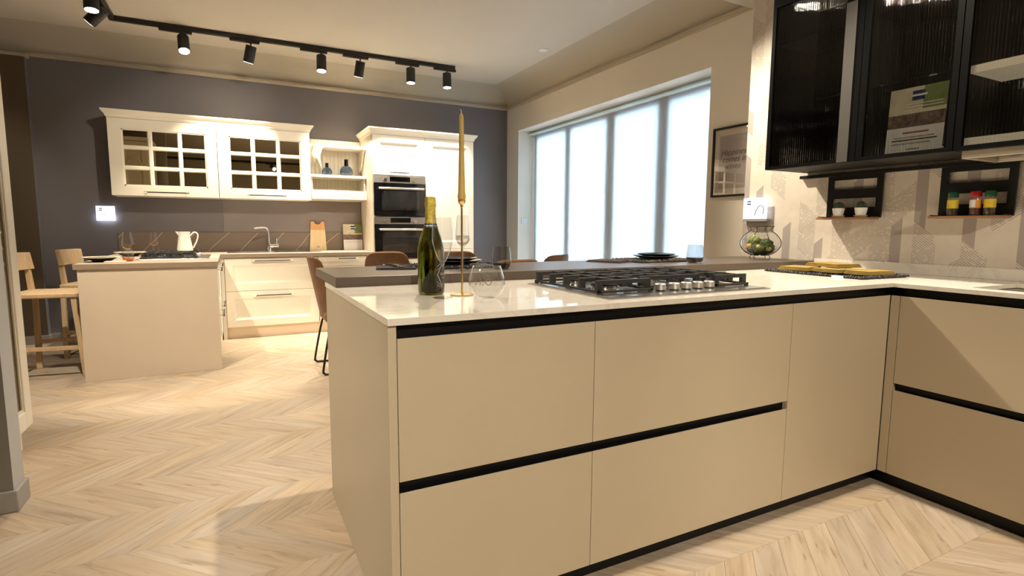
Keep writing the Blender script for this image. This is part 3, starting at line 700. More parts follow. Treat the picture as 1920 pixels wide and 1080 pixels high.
# wall units with glazed doors
def crown(mb, path, zz):
    """small stepped crown along a path of (x, y) points at height zz, outward offset list per profile"""
    prf = [(0.0, 0.0), (0.006, 0.012), (0.010, 0.026), (0.022, 0.040), (0.034, 0.056), (0.036, 0.070), (0.0, 0.070)]
    n = len(prf); vs = []
    for (x, y, ox, oy) in path:
        for o_, z in prf: vs.append((x + ox * o_, y + oy * o_, zz + z))
    fs = []
    for i in range(len(path) - 1):
        for j in range(n): k = (j + 1) % n; fs.append((i * n + j, i * n + k, (i + 1) * n + k, (i + 1) * n + j))
    fs += [tuple(range(n)), tuple(range(len(path) * n - 1, (len(path) - 1) * n - 1, -1))]
    mb.add(vs, fs)
    return mb
YU = 6.25
def wall_unit(x0, x1, label):
    t = thing('wall_unit', label, 'cabinet', ((x0 + x1) / 2, 6.42, 1.392), 'ivory glazed wall units')
    z0, z1 = 1.392, 2.100
    mb = MB(); mb.box(x0 + 0.001, x0 + 0.019, YU + 0.024, YB - 0.012, z0, z1); mb.box(x1 - 0.019, x1 - 0.001, YU + 0.024, YB - 0.012, z0, z1)
    mb.box(x0 + 0.019, x1 - 0.019, YU + 0.024, YB - 0.012, z0, z0 + 0.02); mb.box(x0 + 0.019, x1 - 0.019, YU + 0.024, YB - 0.012, z1 - 0.02, z1); mb.box(x0 + 0.019, x1 - 0.019, YB - 0.02, YB - 0.012, z0 + 0.02, z1 - 0.02)
    obj('body', mb, 'ivory_panel', t)
    a0, a1, b0, b1 = x0 + 0.105, x1 - 0.095, 1.484, 2.006
    mb = MB()
    mb.box(x0 + 0.002, x1 - 0.002, YU, YU + 0.022, z0 + 0.002, b0); mb.box(x0 + 0.002, x1 - 0.002, YU, YU + 0.022, b1, z1 - 0.002)
    mb.box(x0 + 0.002, a0, YU, YU + 0.022, b0, b1); mb.box(a1, x1 - 0.002, YU, YU + 0.022, b0, b1)
    door = obj('door', mb, 'ivory', t)
    mw = 0.042
    pw = (a1 - a0 - 2 * mw) / 3; ph = (b1 - b0 - 2 * mw) / 3
    mb = MB()
    for i in (1, 2):
        xm = a0 + i * pw + (i - 0.5) * mw - mw / 2 + 0.0
        mb.prism([(xm, YU + 0.018), (xm + 0.009, YU + 0.003), (xm + mw - 0.009, YU + 0.003), (xm + mw, YU + 0.018)], b0, b1, 'z')
        zm = b0 + i * ph + (i - 1) * mw
        mb.prism([(YU + 0.018, zm), (YU + 0.004, zm + 0.009), (YU + 0.004, zm + mw - 0.009), (YU + 0.018, zm + mw)], a0, a1, 'x')
    obj('glazing_bars', mb, 'ivory', door)
    mb = MB()
    for (p0, p1, q0, q1) in ((a0, a1, b0, b0 + 0.012), (a0, a1, b1 - 0.012, b1)):
        mb.box(p0, p1, YU + 0.006, YU + 0.018, q0, q1)
    for (p0, p1) in ((a0, a0 + 0.012), (a1 - 0.012, a1)): mb.box(p0, p1, YU + 0.006, YU + 0.018, b0, b1)
    obj('glazing_bead', mb, 'ivory', door)
    for i in range(3):
        for j in range(3):
            xa = a0 + i * (pw + mw); za = b0 + j * (ph + mw)
            bx('pane', xa, xa + pw, YU + 0.0145, YU + 0.0175, za, za + ph, 'glass_bronze', door)
    c = (x0 + x1) / 2
    handle_y(c - 0.18, c + 0.18, 1.428, YU, door)
    return t
wall_unit(-0.965, -0.083, 'ivory wall unit with nine bronze panes, left of the pair')
wall_unit(-0.081, 0.790, 'ivory wall unit with nine bronze panes, beside the open shelf')
mb = crown(MB(), [(-0.968, YB - 0.003, -1, 0), (-0.968, YU, -1, -1), (0.793, YU, 1, -1), (0.793, YB - 0.003, 1, 0)], 2.101)
mb.box(-0.966, 0.791, YU + 0.001, YB - 0.003, 2.101, 2.16)
setp(obj('cornice', mb, 'ivory'), 'stepped ivory cornice along the top of the glazed wall units', 'cornice')
# open shelf unit
t = thing('open_shelf_unit', 'open ivory shelf unit with tongue-and-groove back between wall unit and ovens', 'shelf', (1.09, 6.45, 1.40))
x0, x1 = 0.795, 1.381
mb = MB()
for i in range(14):
    xa = x0 + (x1 - x0) * i / 14; mb.box(xa + 0.001, xa + (x1 - x0) / 14 - 0.001, YB - 0.022, YB - 0.012, 1.40, 2.085)
obj('back_boards', mb, 'ivory_panel', t)
bx('shelf_board', x0, x1, 6.27, YB - 0.0225, 1.965, 1.99, 'ivory', t, 0.002)
bx('shelf_board', x0, x1, 6.27, YB - 0.0225, 1.645, 1.672, 'ivory', t, 0.002)
bx('shelf_board', x0, x1, 6.27, YB - 0.0225, 1.41, 1.43, 'ivory', t, 0.002)
bx('pelmet', x0, x1, 6.27, 6.29, 1.4305, 1.507, 'ivory', t, 0.002)
for xa in (x0 + 0.002, x1 - 0.022):
    obj('bracket', MB().prism([(6.275, 1.9645), (6.57, 1.9645), (6.57, 1.74), (6.50, 1.755), (6.43, 1.81), (6.33, 1.93)], xa, xa + 0.02, 'x'), 'ivory', t)
    obj('bracket', MB().prism([(6.295, 1.6445), (6.57, 1.6445), (6.57, 1.4305), (6.295, 1.4305)], xa, xa + 0.014, 'x'), 'ivory', t)
# blue vases
def vase(x, y, z, R_, H_, label):
    t = thing('glass_vase', label, 'vase', (x, y, z), 'blue glass vases')
    pr = [(0.3 * R_, 0.002), (0.7 * R_, 0.002), (0.93 * R_, 0.28 * R_), (R_, 0.72 * R_), (0.95 * R_, 1.05 * R_), (0.70 * R_, 1.45 * R_), (0.34 * R_, 1.68 * R_)]
    obj('body', MB().lathe([(0, 0.0005)] + pr, (x, y, z), 28, cap=False), 'glass_blue', t, smooth=True)
    obj('neck', MB().lathe([(0.34 * R_, 1.68 * R_), (0.30 * R_, H_ - 0.006), (0.37 * R_, H_), (0.30 * R_, H_ - 0.002), (0.27 * R_, 1.7 * R_)], (x, y, z), 24, cap=False), 'glass_blue_dark', t, smooth=True)
vase(0.983, 6.42, 1.6725, 0.057, 0.140, 'smaller round blue glass vase with a short neck on the open shelf')
vase(1.192, 6.42, 1.6725, 0.072, 0.190, 'larger round blue glass vase with a taller neck on the open shelf')
# dried grass garland on top of the shelf, trailing down the left
t = thing('dried_garland', 'dried grass and pale gauze trailing over the top shelf board', 'dried plant', (1.0, 6.42, 1.9905))
mb = MB(); rnd = random.Random(3)
for i in range(46):
    xa = 0.83 + rnd.random() * 0.46; ya = 6.36 + rnd.random() * 0.12
    dx = (rnd.random() - 0.5) * 0.22; dz = 0.012 + rnd.random() * 0.035
    mb.tube([(xa, ya, 1.9915 + 0.002), (xa + dx * 0.5, ya - 0.01, 1.9935 + dz), (min(max(xa + dx, 0.81), 1.36), ya - 0.02, 1.995 + dz * (0.6 + rnd.random()))], [0.0025, 0.002, 0.0008], 5)
obj('grass_stems', mb, 'dried_grass', t)
mb = MB()
pts_u = 14; pts_v = 7; vs = []; fs = []
for i in range(pts_u):
    a = i / (pts_u - 1)
    for j in range(pts_v):
        b = j / (pts_v - 1)
        if a < 0.35: q = a / 0.35; yy = 6.42 - 0.155 * q - 0.002; zz = 1.996 + 0.012 * math.sin(q * 3)
        else: q = (a - 0.35) / 0.65; yy = 6.262 - 0.012 * math.sin(q * 6 + b * 5); zz = 1.992 - 0.21 * q + 0.05 * q * math.sin(b * 5)
        vs.append((0.825 + 0.125 * b * (1 - 0.45 * a) + 0.02 * math.sin(a * 7), yy, zz + 0.006 * math.sin(b * 9)))
for i in range(pts_u - 1):
    for j in range(pts_v - 1): fs.append((i * pts_v + j, i * pts_v + j + 1, (i + 1) * pts_v + j + 1, (i + 1) * pts_v + j))
g = obj('gauze', MB().add(vs, fs), 'cloth_cream', t, smooth=True); g.modifiers.new('thick', 'SOLIDIFY').thickness = 0.003
# tall unit and ovens
TX0, TXM, TX1 = 1.384, 1.972, 2.560
t = thing('tall_unit', 'tall ivory oven housing with framed doors and a stepped cornice', 'cabinet', (1.97, 6.28, 0.0))
mb = MB(); mb.box(TX0, TX0 + 0.018, YD + 0.024, YB - 0.003, 0.116, 2.100); mb.box(TX1 - 0.018, TX1, YD + 0.024, YB - 0.003, 0.116, 2.100); mb.box(TX0 + 0.018, TX1 - 0.018, YB - 0.02, YB - 0.003, 0.116, 2.100)
mb.box(TX0 + 0.018, TX1 - 0.018, YD + 0.024, YB - 0.02, 2.08, 2.10); mb.box(TX0 + 0.018, TX1 - 0.018, YD + 0.024, YB - 0.02, 0.116, 0.136); mb.box(TXM - 0.009, TXM + 0.009, YD + 0.024, YB - 0.02, 0.136, 2.08)
for z in (0.76, 1.2275 - 0.004, 1.667): mb.box(TX0 + 0.018, TXM - 0.009, YD + 0.03, YB - 0.02, z, z + 0.007)
obj('body', mb, 'ivory', t)
d = obj('door', faceY(framed(TX0 + 0.002, TXM - 0.002, 1.676, 2.098, 0.078), YD), 'ivory', t); handle_y(1.572, 1.776, 1.702, YD, d)
d = obj('door', faceY(framed(TXM + 0.002, TX1 - 0.002, 0.865, 2.098, 0.078), YD), 'ivory', t)
d = obj('door', faceY(framed(TXM + 0.002, TX1 - 0.002, 0.118, 0.862, 0.078), YD), 'ivory', t); handle_y(2.17, 2.37, 0.835, YD, d)
d = obj('drawer_front', faceY(framed(TX0 + 0.002, TXM - 0.002, 0.118, 0.758, 0.078), YD), 'ivory', t); handle_y(1.58, 1.78, 0.72, YD, d)
mb = crown(MB(), [(TX0 - 0.003, YB - 0.003, -1, 0), (TX0 - 0.003, YD, -1, -1), (TX1 + 0.003, YD, 1, -1), (TX1 + 0.003, YB - 0.003, 1, 0)], 2.101)
mb.box(TX0, TX1, YD + 0.001, YB - 0.003, 2.101, 2.16); obj('cornice', mb, 'ivory', t)
def oven(z0, z1, label):
    t = thing('oven', label, 'oven', (1.678, 6.2, z0), 'built-in ovens')
    xa, xb = TX0 + 0.006, TXM - 0.006
    bx('housing', xa + 0.02, xb - 0.02, YD + 0.002, 6.50, z0 + 0.002, z1 - 0.002, 'black_metal', t)
    p = bx('control_panel', xa, xb, YD - 0.018, YD + 0.001, z1 - 0.075, z1, 'steel', t, 0.002)
    bx('display', 1.565, 1.79, YD - 0.0195, YD - 0.0182, z1 - 0.060, z1 - 0.008, 'display_black', p)
    for x in (1.512, 1.838):
        obj('knob', MB().tube([(x, YD - 0.018, z1 - 0.047), (x, YD - 0.046, z1 - 0.047)], 0.019, 20), 'steel_bright', p, smooth=True)
    d = bx('oven_door', xa, xb, YD - 0.018, YD + 0.001, z0, z1 - 0.077, 'oven_glass', t, 0.002)
    bx('oven_window', xa + 0.085, xb - 0.075, YD - 0.0192, YD - 0.0182, z0 + 0.06, z1 - 0.16, 'oven_window', d)
    h = obj('handle', MB().cyl((xa + 0.045, YD - 0.058, z1 - 0.135), (xb - 0.03, YD - 0.058, z1 - 0.135), 0.011, 14), 'steel_bright', d, smooth=True)
    for x in (xa + 0.09, xb - 0.075): obj('handle_post', MB().cyl((x, YD - 0.058, z1 - 0.135), (x, YD - 0.017, z1 - 0.135), 0.008, 10), 'steel', d, smooth=True)
    return t
oven(1.236, 1.664, 'upper built-in black glass oven with a steel control panel')
oven(0.768, 1.220, 'lower built-in black glass oven with a steel control panel')

# things on the far worktop
b = thing('chopping_board', 'pale wooden chopping board with a warm top band and a half-round notch', 'chopping board', (0.88, 6.55, ZW1))
def tilt(mb, y0, lean): return xform(mb, lambda x, y, z: (x, y0 + y + (z - ZW1) * lean, z))
LB = 0.095
notch = [(0.955 - 0.0, 1.168), (0.925, 1.168)] + [(0.885 + 0.040 * math.cos(a), 1.168 + 0.040 * math.sin(-a) * 0.8) for a in [PI * i / 8 for i in range(1, 8)]] + [(0.845, 1.168), (0.812, 1.168)]
obj('board', tilt(MB().prism([(0.79, ZW1 + 0.001), (0.972, ZW1 + 0.001), (0.962, 1.075), (0.806, 1.075)], -0.008, 0.008, 'y'), 6.545, LB), 'wood_board', b, bevel=0.002)
obj('board_band', tilt(MB().prism([(0.806, 1.0752), (0.962, 1.0752)] + notch, -0.008, 0.008, 'y'), 6.545, LB), 'wood_board_warm', b)
obj('board_mark', tilt(MB().box(0.868, 0.894, -0.0086, -0.0082, 0.875, 0.893), 6.545, LB), 'ink_grey', b)
def brochure(name, label, corner, U, V, N, w, h, lines):
    """flat print in a clear stand: corner = lower left, U right, V up, N towards viewer"""
    C, U, V, N = Vector(corner), Vector(U), Vector(V), Vector(N)
    t = thing(name, label, 'brochure', tuple(C + U * w / 2))
    def slab(u0, u1, v0, v1, n0, n1):
        m = MB().box(u0 * w, u1 * w, v0 * h, v1 * h, n0, n1); return xform(m, lambda a, b_, c: tuple(C + U * a + V * b_ + N * c))
    obj('card', slab(0, 1, 0, 1, -0.002, 0), 'paper_white', t)
    obj('print_top', slab(0, 1, 0.60, 1, 0.0001, 0.0004), 'paper_sand', t); obj('print_green', slab(0.60, 1, 0.66, 1, 0.0005, 0.0008), 'paper_green', t)
    obj('print_photo', slab(0, 1, 0.40, 0.60, 0.0001, 0.0004), 'paper_photo', t)
    l = obj('logo', slab(0.40, 0.62, 0.80, 0.94, 0.0009, 0.0012), 'ink_blue', t); obj('logo_bar', slab(0.40, 0.66, 0.855, 0.885, 0.0013, 0.0016), 'paper_white', l)
    m = MB()
    for (u0, u1, v, th, mt) in lines:
        obj('print_line', slab(u0, u1, v, v + th, 0.0009, 0.0012), mt, t)
    return t
brochure('brochure', 'brochure with a green and brown picture standing on the far worktop', (1.160, 6.52, ZW1 + 0.001), (1, 0, 0), (0, 0.10, 0.995), (0, -0.995, 0.10), 0.215, 0.298,
         [(0.10, 0.9, 0.33, 0.008, 'ink_grey'), (0.10, 0.85, 0.28, 0.008, 'ink_grey'), (0.2, 0.7, 0.72, 0.012, 'paper_white')])
gas_hob('gas_hob', 'small steel gas hob with black grates on the far island worktop', (-0.42, 5.50, ZW1), 0.72, 0.50, PI / 2, 'gas hobs', [-0.15 + i * 0.06 for i in range(5)])
# plates, glasses and jug on the island
def wide_bowl(x, y, label):
    t = thing('wide_bowl', label, 'bowl', (x, y, ZW1), 'wide bowls on the island')
    obj('bowl', MB().lathe([(0, 0.001), (0.055, 0.001), (0.060, 0.008), (0.085, 0.022), (0.098, 0.030), (0.09, 0.030), (0.07, 0.016), (0, 0.010)], (x, y, ZW1), 32), 'bowl_dark', t, smooth=True)
    obj('rim', MB().lathe([(0.088, 0.0305), (0.120, 0.034), (0.121, 0.038), (0.088, 0.035)], (x, y, ZW1), 32, cap=False), 'rim_cream', t, smooth=True)
wide_bowl(-0.865, 5.02, 'dark bowl with a cream rim at the near corner of the island')
wide_bowl(-0.795, 5.83, 'dark bowl with a cream rim, the farther of two on the island')
def wine_glass(x, y, z, label, fill='drink_amber', s=1.0):
    t = thing('wine_glass', label, 'glass', (x, y, z), 'wine glasses on the island')
    obj('foot_and_stem', MB().lathe([(0, 0.0008), (0.034 * s, 0.001), (0.033 * s, 0.003), (0.006 * s, 0.008), (0.004 * s, 0.02), (0.004 * s, 0.085 * s)], (x, y, z), 24, cap=False), 'glass_clear', t, smooth=True)
    pr = [(0.004, 0.085), (0.025, 0.092), (0.042, 0.115), (0.0435, 0.13), (0.036, 0.18), (0.031, 0.222)]
    obj('bowl', MB().lathe([(r * s, h * s) for r, h in pr], (x, y, z), 28, cap=False), 'glass_clear', t, smooth=True)
    obj('drink', MB().lathe([(0, 0.0865 * s), (0.0235 * s, 0.0935 * s), (0.039 * s, 0.113 * s), (0.0405 * s, 0.122 * s), (0, 0.122 * s)], (x, y, z), 24), fill, t, smooth=True)
    return t
wine_glass(-0.715, 5.14, ZW1, 'wine glass holding amber drink beside the near bowl on the island')
wine_glass(-0.650, 6.16, ZW1, 'wine glass holding amber drink behind the hob on the island', s=0.95)
def tumbler(x, y, z, r, h, label, glass, fill=None, fh=0.03, group=None, base='glass_smoke_dark'):
    t = thing('tumbler', label, 'glass', (x, y, z), group)
    obj('glass_wall', MB().lathe([(0, 0.0008), (r * 0.72, 0.0008), (r * 0.92, 0.010), (r, h * 0.30), (r * 0.97, h * 0.55), (r * 0.84, h)], (x, y, z), 32, cap=False), glass, t, smooth=True)
    if fill: obj('drink' if 'drink' in fill else 'thick_base', MB().lathe([(0, 0.004), (r * 0.70, 0.004), (r * 0.88, 0.012), (r * 0.95, fh), (0, fh)], (x, y, z), 28), fill, t, smooth=True)
    return t
tumbler(-0.700, 5.02, ZW1, 0.038, 0.088, 'short tumbler of orange drink on the near edge of the island', 'glass_clear', 'drink_orange', 0.028)
tumbler(-0.612, 5.935, ZW1, 0.034, 0.090, 'empty clear tumbler behind the hob on the island', 'glass_clear')
j = thing('enamel_jug', 'cream enamel jug with a looped handle standing on the island hob', 'jug', (-0.365, 5.62, ZW1 + 0.052))
obj('jug_body', MB().lathe([(0, 0.001), (0.062, 0.001), (0.063, 0.01), (0.055, 0.06), (0.046, 0.12), (0.043, 0.14), (0.050, 0.165), (0.046, 0.166), (0.039, 0.14), (0.04, 0.10), (0, 0.02)], (-0.365, 5.62, ZW1 + 0.052), 28), 'enamel', j, smooth=True)
obj('jug_handle', MB().tube(smooth_pts([(-0.318, 5.62, ZW1 + 0.185), (-0.290, 5.61, ZW1 + 0.214), (-0.262, 5.605, ZW1 + 0.198), (-0.268, 5.605, ZW1 + 0.145), (-0.300, 5.615, ZW1 + 0.078)], 5), 0.006, 8), 'enamel', j, smooth=True)
obj('jug_spout', MB().prism([(-0.408, ZW1 + 0.215), (-0.430, ZW1 + 0.222), (-0.405, ZW1 + 0.180)], 5.605, 5.635, 'y'), 'enamel', j)
n = thing('folded_napkin', 'pale folded napkin between bowl and tumbler on the island', 'napkin', (-0.77, 4.90, ZW1))
obj('cloth', MB().prism(rounded(-0.83, -0.70, 4.87, 4.95, 0.01), ZW1 + 0.0005, ZW1 + 0.010), 'cloth_cream', n, bevel=0.003)

# lit sign on the blue wall
def lit_sign(name, label, corner, U, V, N, w, h, extra=None):
    C, U, V, N = Vector(corner), Vector(U), Vector(V), Vector(N)
    t = thing(name, label, 'sign', tuple(C + U * w / 2), 'white lit product signs')
    def slab(u0, u1, v0, v1, n0, n1): return xform(MB().box(u0, u1, v0, v1, n0, n1), lambda a, b_, c: tuple(C + U * a + V * b_ + N * c))
    obj('sign_face', slab(0, w, 0, h, 0, 0.006), 'sign_lit', t)
    obj('logo_bar', slab(w * 0.16, w * 0.33, h * 0.80, h * 0.86, 0.0062, 0.0068), 'ink_blue', t); obj('logo_bar', slab(w * 0.16, w * 0.33, h * 0.68, h * 0.74, 0.0062, 0.0068), 'ink_blue', t)
    obj('print_line', slab(w * 0.14, w * 0.55, h * 0.44, h * 0.465, 0.0062, 0.0066), 'ink_grey', t)
    return t, slab
t, slab = lit_sign('lit_sign', 'white glowing sign on the blue wall left of the island', (-1.148, YB - 0.030, 1.158), (1, 0, 0), (0, 0, 1), (0, -1, 0), 0.152, 0.142)
obj('led_edge', slab(0.004, 0.148, 0.004, 0.045, -0.022, -0.001), 'led_edge', t)
bx('sign_bracket', -1.10, -1.04, YB - 0.030, YB - 0.0005, 1.205, 1.26, 'sign_grey', t)

# ------------------------------------------------------------------ wooden bar stools by the island
def bar_stool(label, loc, rz):
    """local: x forward (towards the island), backrest at -x"""
    t = thing('bar_stool', label, 'stool', loc, 'light wooden bar stools', rz)
    SH = 0.625
    mb = MB().prism([(-0.17, -0.19), (0.23, -0.20), (0.25, -0.17), (0.25, 0.17), (0.23, 0.20), (-0.17, 0.19), (-0.19, 0.16), (-0.19, -0.16)], SH - 0.035, SH)
    obj('seat', mb, 'wood_stool', t, bevel=0.008, local=True)
    for s_ in (-1, 1):
        obj('leg', MB().prism([(0.195, SH - 0.036), (0.230, SH - 0.036), (0.262, 0.0), (0.234, 0.0)], s_ * 0.175 - 0.014, s_ * 0.175 + 0.014, 'y'), 'wood_stool', t, bevel=0.004, local=True)
        mb = MB().prism([(-0.175, 0.62), (-0.140, 0.62), (-0.150, 0.0), (-0.186, 0.0)], s_ * 0.178 - 0.014, s_ * 0.178 + 0.014, 'y')
        obj('leg', mb, 'wood_stool', t, bevel=0.004, local=True)
        obj('back_post', MB().prism([(-0.180, 0.621), (-0.142, 0.621), (-0.170, 0.90), (-0.198, 0.90)], s_ * 0.140 - 0.016, s_ * 0.140 + 0.016, 'y'), 'wood_stool', t, bevel=0.004, local=True)
        obj('stretcher', MB().box(-0.165, 0.240, s_ * 0.178 - 0.010, s_ * 0.178 + 0.010, 0.205, 0.235), 'wood_stool', t, bevel=0.003, local=True)
    vs = []
    for i in range(9):
        a = i / 8 * 2 - 1; dx = -0.035 * (1 - a * a)
        for (xx, zz) in ((-0.140 + dx, 0.780), (-0.182 + dx, 0.780), (-0.200 + dx, 0.908), (-0.160 + dx, 0.908)): vs.append((xx, a * 0.170, zz))
    fs = [(3, 2, 1, 0), (32, 33, 34, 35)]
    for i in range(8):
        for k in range(4): fs.append((i * 4 + k, i * 4 + (k + 1) % 4, i * 4 + 4 + (k + 1) % 4, i * 4 + 4 + k))
    obj('backrest', MB().add(vs, fs), 'wood_stool', t, bevel=0.005, local=True, smooth=True)
    obj('foot_rest', MB().box(0.222, 0.252, -0.165, 0.165, 0.15, 0.18), 'wood_stool', t, bevel=0.003, local=True)
    obj('rear_stretcher', MB().box(-0.176, -0.156, -0.165, 0.165, 0.15, 0.18), 'wood_stool', t, bevel=0.003, local=True)
    return t
bar_stool('light wooden bar stool nearer the camera beside the far island', (-1.225, 5.17, 0), math.radians(-8))
bar_stool('light wooden bar stool by the blue wall beside the far island', (-1.06, 5.82, 0), math.radians(-13))

# ------------------------------------------------------------------ brown dining chairs beyond the bar
def dining_chair(label, loc, rz):
    """local: x forward; backrest at -x"""
    t = thing('dining_chair', label, 'chair', loc, 'brown velvet dining chairs', rz)
    NU, NV = 13, 11; vs = []
    for side in (0, 1):
        for i in range(NU):
            a = i / (NU - 1) * 2 - 1
            for j in range(NV):
                b = j / (NV - 1)
                zt = 0.42 + b * 0.465
                hw = 0.222 * (1 - 0.08 * b) * (1 - 0.10 * (max(0, b - 0.80) / 0.20) ** 2)
                ztop = zt - 0.035 * (abs(a) ** 7) * b * b
                xx = -0.135 - 0.105 * b + 0.085 * a * a * (1 - 0.30 * b)
                th = 0.045 * (1 - 0.35 * b)
                vs.append((xx - (th if side else 0), a * hw, ztop))
    fs = []; S = NU * NV
    for i in range(NU - 1):
        for j in range(NV - 1):
            p = i * NV + j; fs.append((p, p + NV, p + NV + 1, p + 1)); fs.append((S + p, S + p + 1, S + p + NV + 1, S + p + NV))
    for i in range(NU - 1):
        p = i * NV; fs.append((p, S + p, S + p + NV, p + NV)); p = i * NV + NV - 1; fs.append((p, p + NV, S + p + NV, S + p))
    for j in range(NV - 1):
        p = j; fs.append((p, p + 1, S + p + 1, S + p)); p = (NU - 1) * NV + j; fs.append((p, S + p, S + p + 1, p + 1))
    obj('backrest', MB().add(vs, fs), 'velvet_brown', t, smooth=True, local=True, bevel=0.012, bseg=3)
    obj('seat', MB().prism(rounded(-0.17, 0.24, -0.215, 0.215, 0.07, 6), 0.39, 0.47), 'velvet_brown', t, bevel=0.025, bseg=4, local=True, smooth=True)
    for s_ in (-1, 1):
        y = s_ * 0.225
        pts = smooth_pts([(-0.10, s_ * 0.17, 0.40), (-0.14, s_ * 0.20, 0.36), (-0.20, y, 0.06), (-0.195, y, 0.018), (-0.15, y, 0.009), (0.16, y, 0.009), (0.20, y, 0.018), (0.205, y, 0.06), (0.15, s_ * 0.20, 0.36), (0.12, s_ * 0.17, 0.40)], 4)
        obj('sled_leg', MB().tube(pts, 0.0085, 8), 'chair_leg', t, smooth=True, local=True)
    obj('crossbar', MB().cyl((0.10, -0.18, 0.385), (0.10, 0.18, 0.385), 0.008, 8), 'chair_leg', t, smooth=True, local=True)
    return t
dining_chair('brown velvet chair with black sled legs seen from the side left of the bar', (0.775, 4.42, 0), 0)
dining_chair('brown velvet chair back rising behind the napkin on the bar', (1.27, 4.80, 0), math.radians(-90))
dining_chair('brown velvet chair mostly hidden behind the black plates on the bar', (1.93, 4.72, 0), math.radians(-90))
dining_chair('brown velvet chair in front of the window with its rounded back showing', (2.417, 4.21, 0), math.radians(118))
dining_chair('brown velvet chair just peeping over the bar edge left of the window', (1.86, 3.74, 0), math.radians(90))

# ------------------------------------------------------------------ things on the quartz worktop
bt = thing('prosecco_bottle', 'green sparkling wine bottle with gold foil neck on the worktop', 'bottle', (0.584, 1.723, ZCT))
bp = [(0, 0.006), (0.030, 0.002), (0.040, 0.002), (0.0435, 0.012), (0.0435, 0.135), (0.0425, 0.155), (0.036, 0.185), (0.025, 0.215), (0.0185, 0.235), (0.0168, 0.25), (0.0160, 0.28)]
obj('bottle_glass', MB().lathe(bp + [(0.0, 0.282)], (0.584, 1.723, ZCT), 40), 'bottle_green', bt, smooth=True)
obj('foil', MB().lathe([(0.0195, 0.2335), (0.0190, 0.240), (0.0178, 0.255), (0.0170, 0.275), (0.0172, 0.286), (0.0190, 0.288), (0.0192, 0.300), (0.0180, 0.303), (0.0178, 0.314), (0.0165, 0.319), (0, 0.321)], (0.584, 1.723, ZCT), 28, cap=False), 'gold_foil', bt, smooth=True)
obj('neck_band', MB().lathe([(0.0236, 0.219), (0.0200, 0.2335), (0.0206, 0.2335), (0.0242, 0.219)], (0.584, 1.723, ZCT), 28, cap=False), 'label_dark', bt, smooth=True)
obj('neck_band_stripe', MB().lathe([(0.0224, 0.2255), (0.0219, 0.2275), (0.0225, 0.2275), (0.0230, 0.2255)], (0.584, 1.723, ZCT), 28, cap=False), 'label_silver', bt, smooth=True)
# printed label wraps the front right of the bottle
BC = Vector((0.584, 1.723, ZCT))
def wrap(u, z, r=0.0440):
    a = math.radians(-70) + u / r; return (BC.x + r * math.cos(a), BC.y + r * math.sin(a), BC.z + z)
def curved_patch(u0, u1, z0, z1, r=0.0438, n=14):
    mb = MB(); vs = []; 
    for i in range(n + 1):
        u = u0 + (u1 - u0) * i / n; vs += [wrap(u, z0, r), wrap(u, z1, r)]
    return mb.add(vs, [(2 * i, 2 * i + 2, 2 * i + 3, 2 * i + 1) for i in range(n)])
lb = obj('label', curved_patch(-0.012, 0.060, 0.020, 0.110), 'label_dark', bt, smooth=True)
mb = MB()
def stroke(u0, z0, u1, z1, w=0.0009): mb.tube([wrap(u0 + (u1 - u0) * i / 6, z0 + (z1 - z0) * i / 6, 0.0441) for i in range(7)], w, 6)
stroke(0.010, 0.104, -0.008, 0.068); stroke(-0.008, 0.068, 0.012, 0.026)
for q in ((-0.010, 0.094, 0.004, 0.104), (-0.010, 0.084, 0.016, 0.100), (-0.010, 0.046, 0.006, 0.032), (-0.010, 0.036, 0.004, 0.027), (0.008, 0.040, 0.018, 0.033), (0.014, 0.092, 0.024, 0.102)): stroke(*q, w=0.0005)
obj('label_lines', mb, 'label_silver', lb)
def wrap_text(body, size, u0, z0):
    m = text_mb(body, size, 0.0002, 'LEFT'); return xform(m, lambda a, b_, c: wrap(u0 + a, z0 + b_, 0.0442 + c))
obj('lettering', wrap_text('BLANC', 0.0125, 0.003, 0.066), 'label_silver', lb)
obj('lettering', wrap_text('CUVEE', 0.006, 0.006, 0.056), 'label_silver', lb)
def flute(x, y, z, h, r, label, stem=0.100):
    t = thing('champagne_flute', label, 'glass', (x, y, z), 'champagne flutes')
    obj('foot_and_stem', MB().lathe([(0, 0.0008), (0.032, 0.001), (0.031, 0.0028), (0.008, 0.007), (0.0048, 0.015), (0.0045, stem - 0.01), (0.0075, stem)], (x, y, z), 28, cap=False), 'glass_clear', t, smooth=True)
    hb = h - stem
    obj('bowl', MB().lathe([(0.0075, stem), (0.016, stem + 0.10 * hb), (0.026, stem + 0.28 * hb), (r, stem + 0.50 * hb), (r * 0.99, stem + 0.65 * hb), (r * 0.90, h)], (x, y, z), 32, cap=False), 'glass_clear', t, smooth=True)
    return t
flute(0.584, 1.612, ZCT, 0.252, 0.0325, 'clear champagne flute standing in front of the bottle', 0.112)
t = thing('champagne_flute', 'smoke-tinted champagne flute on the brown bar behind the candle', 'glass', (0.890, 2.200, ZS), 'champagne flutes')
obj('foot_and_stem', MB().lathe([(0, 0.0008), (0.032, 0.001), (0.031, 0.003), (0.007, 0.008), (0.0045, 0.02), (0.0045, 0.09), (0.008, 0.102)], (0.890, 2.200, ZS), 28, cap=False), 'glass_clear', t, smooth=True)
obj('bowl', MB().lathe([(0.008, 0.102), (0.022, 0.116), (0.0305, 0.130), (0.0300, 0.16), (0.024, 0.237)], (0.890, 2.200, ZS), 32, cap=False), 'glass_clear', t, smooth=True)
obj('smoked_base', MB().lathe([(0, 0.104), (0.021, 0.117), (0.0298, 0.131), (0.0292, 0.150), (0, 0.150)], (0.890, 2.200, ZS), 32), 'glass_smoke', t, smooth=True)
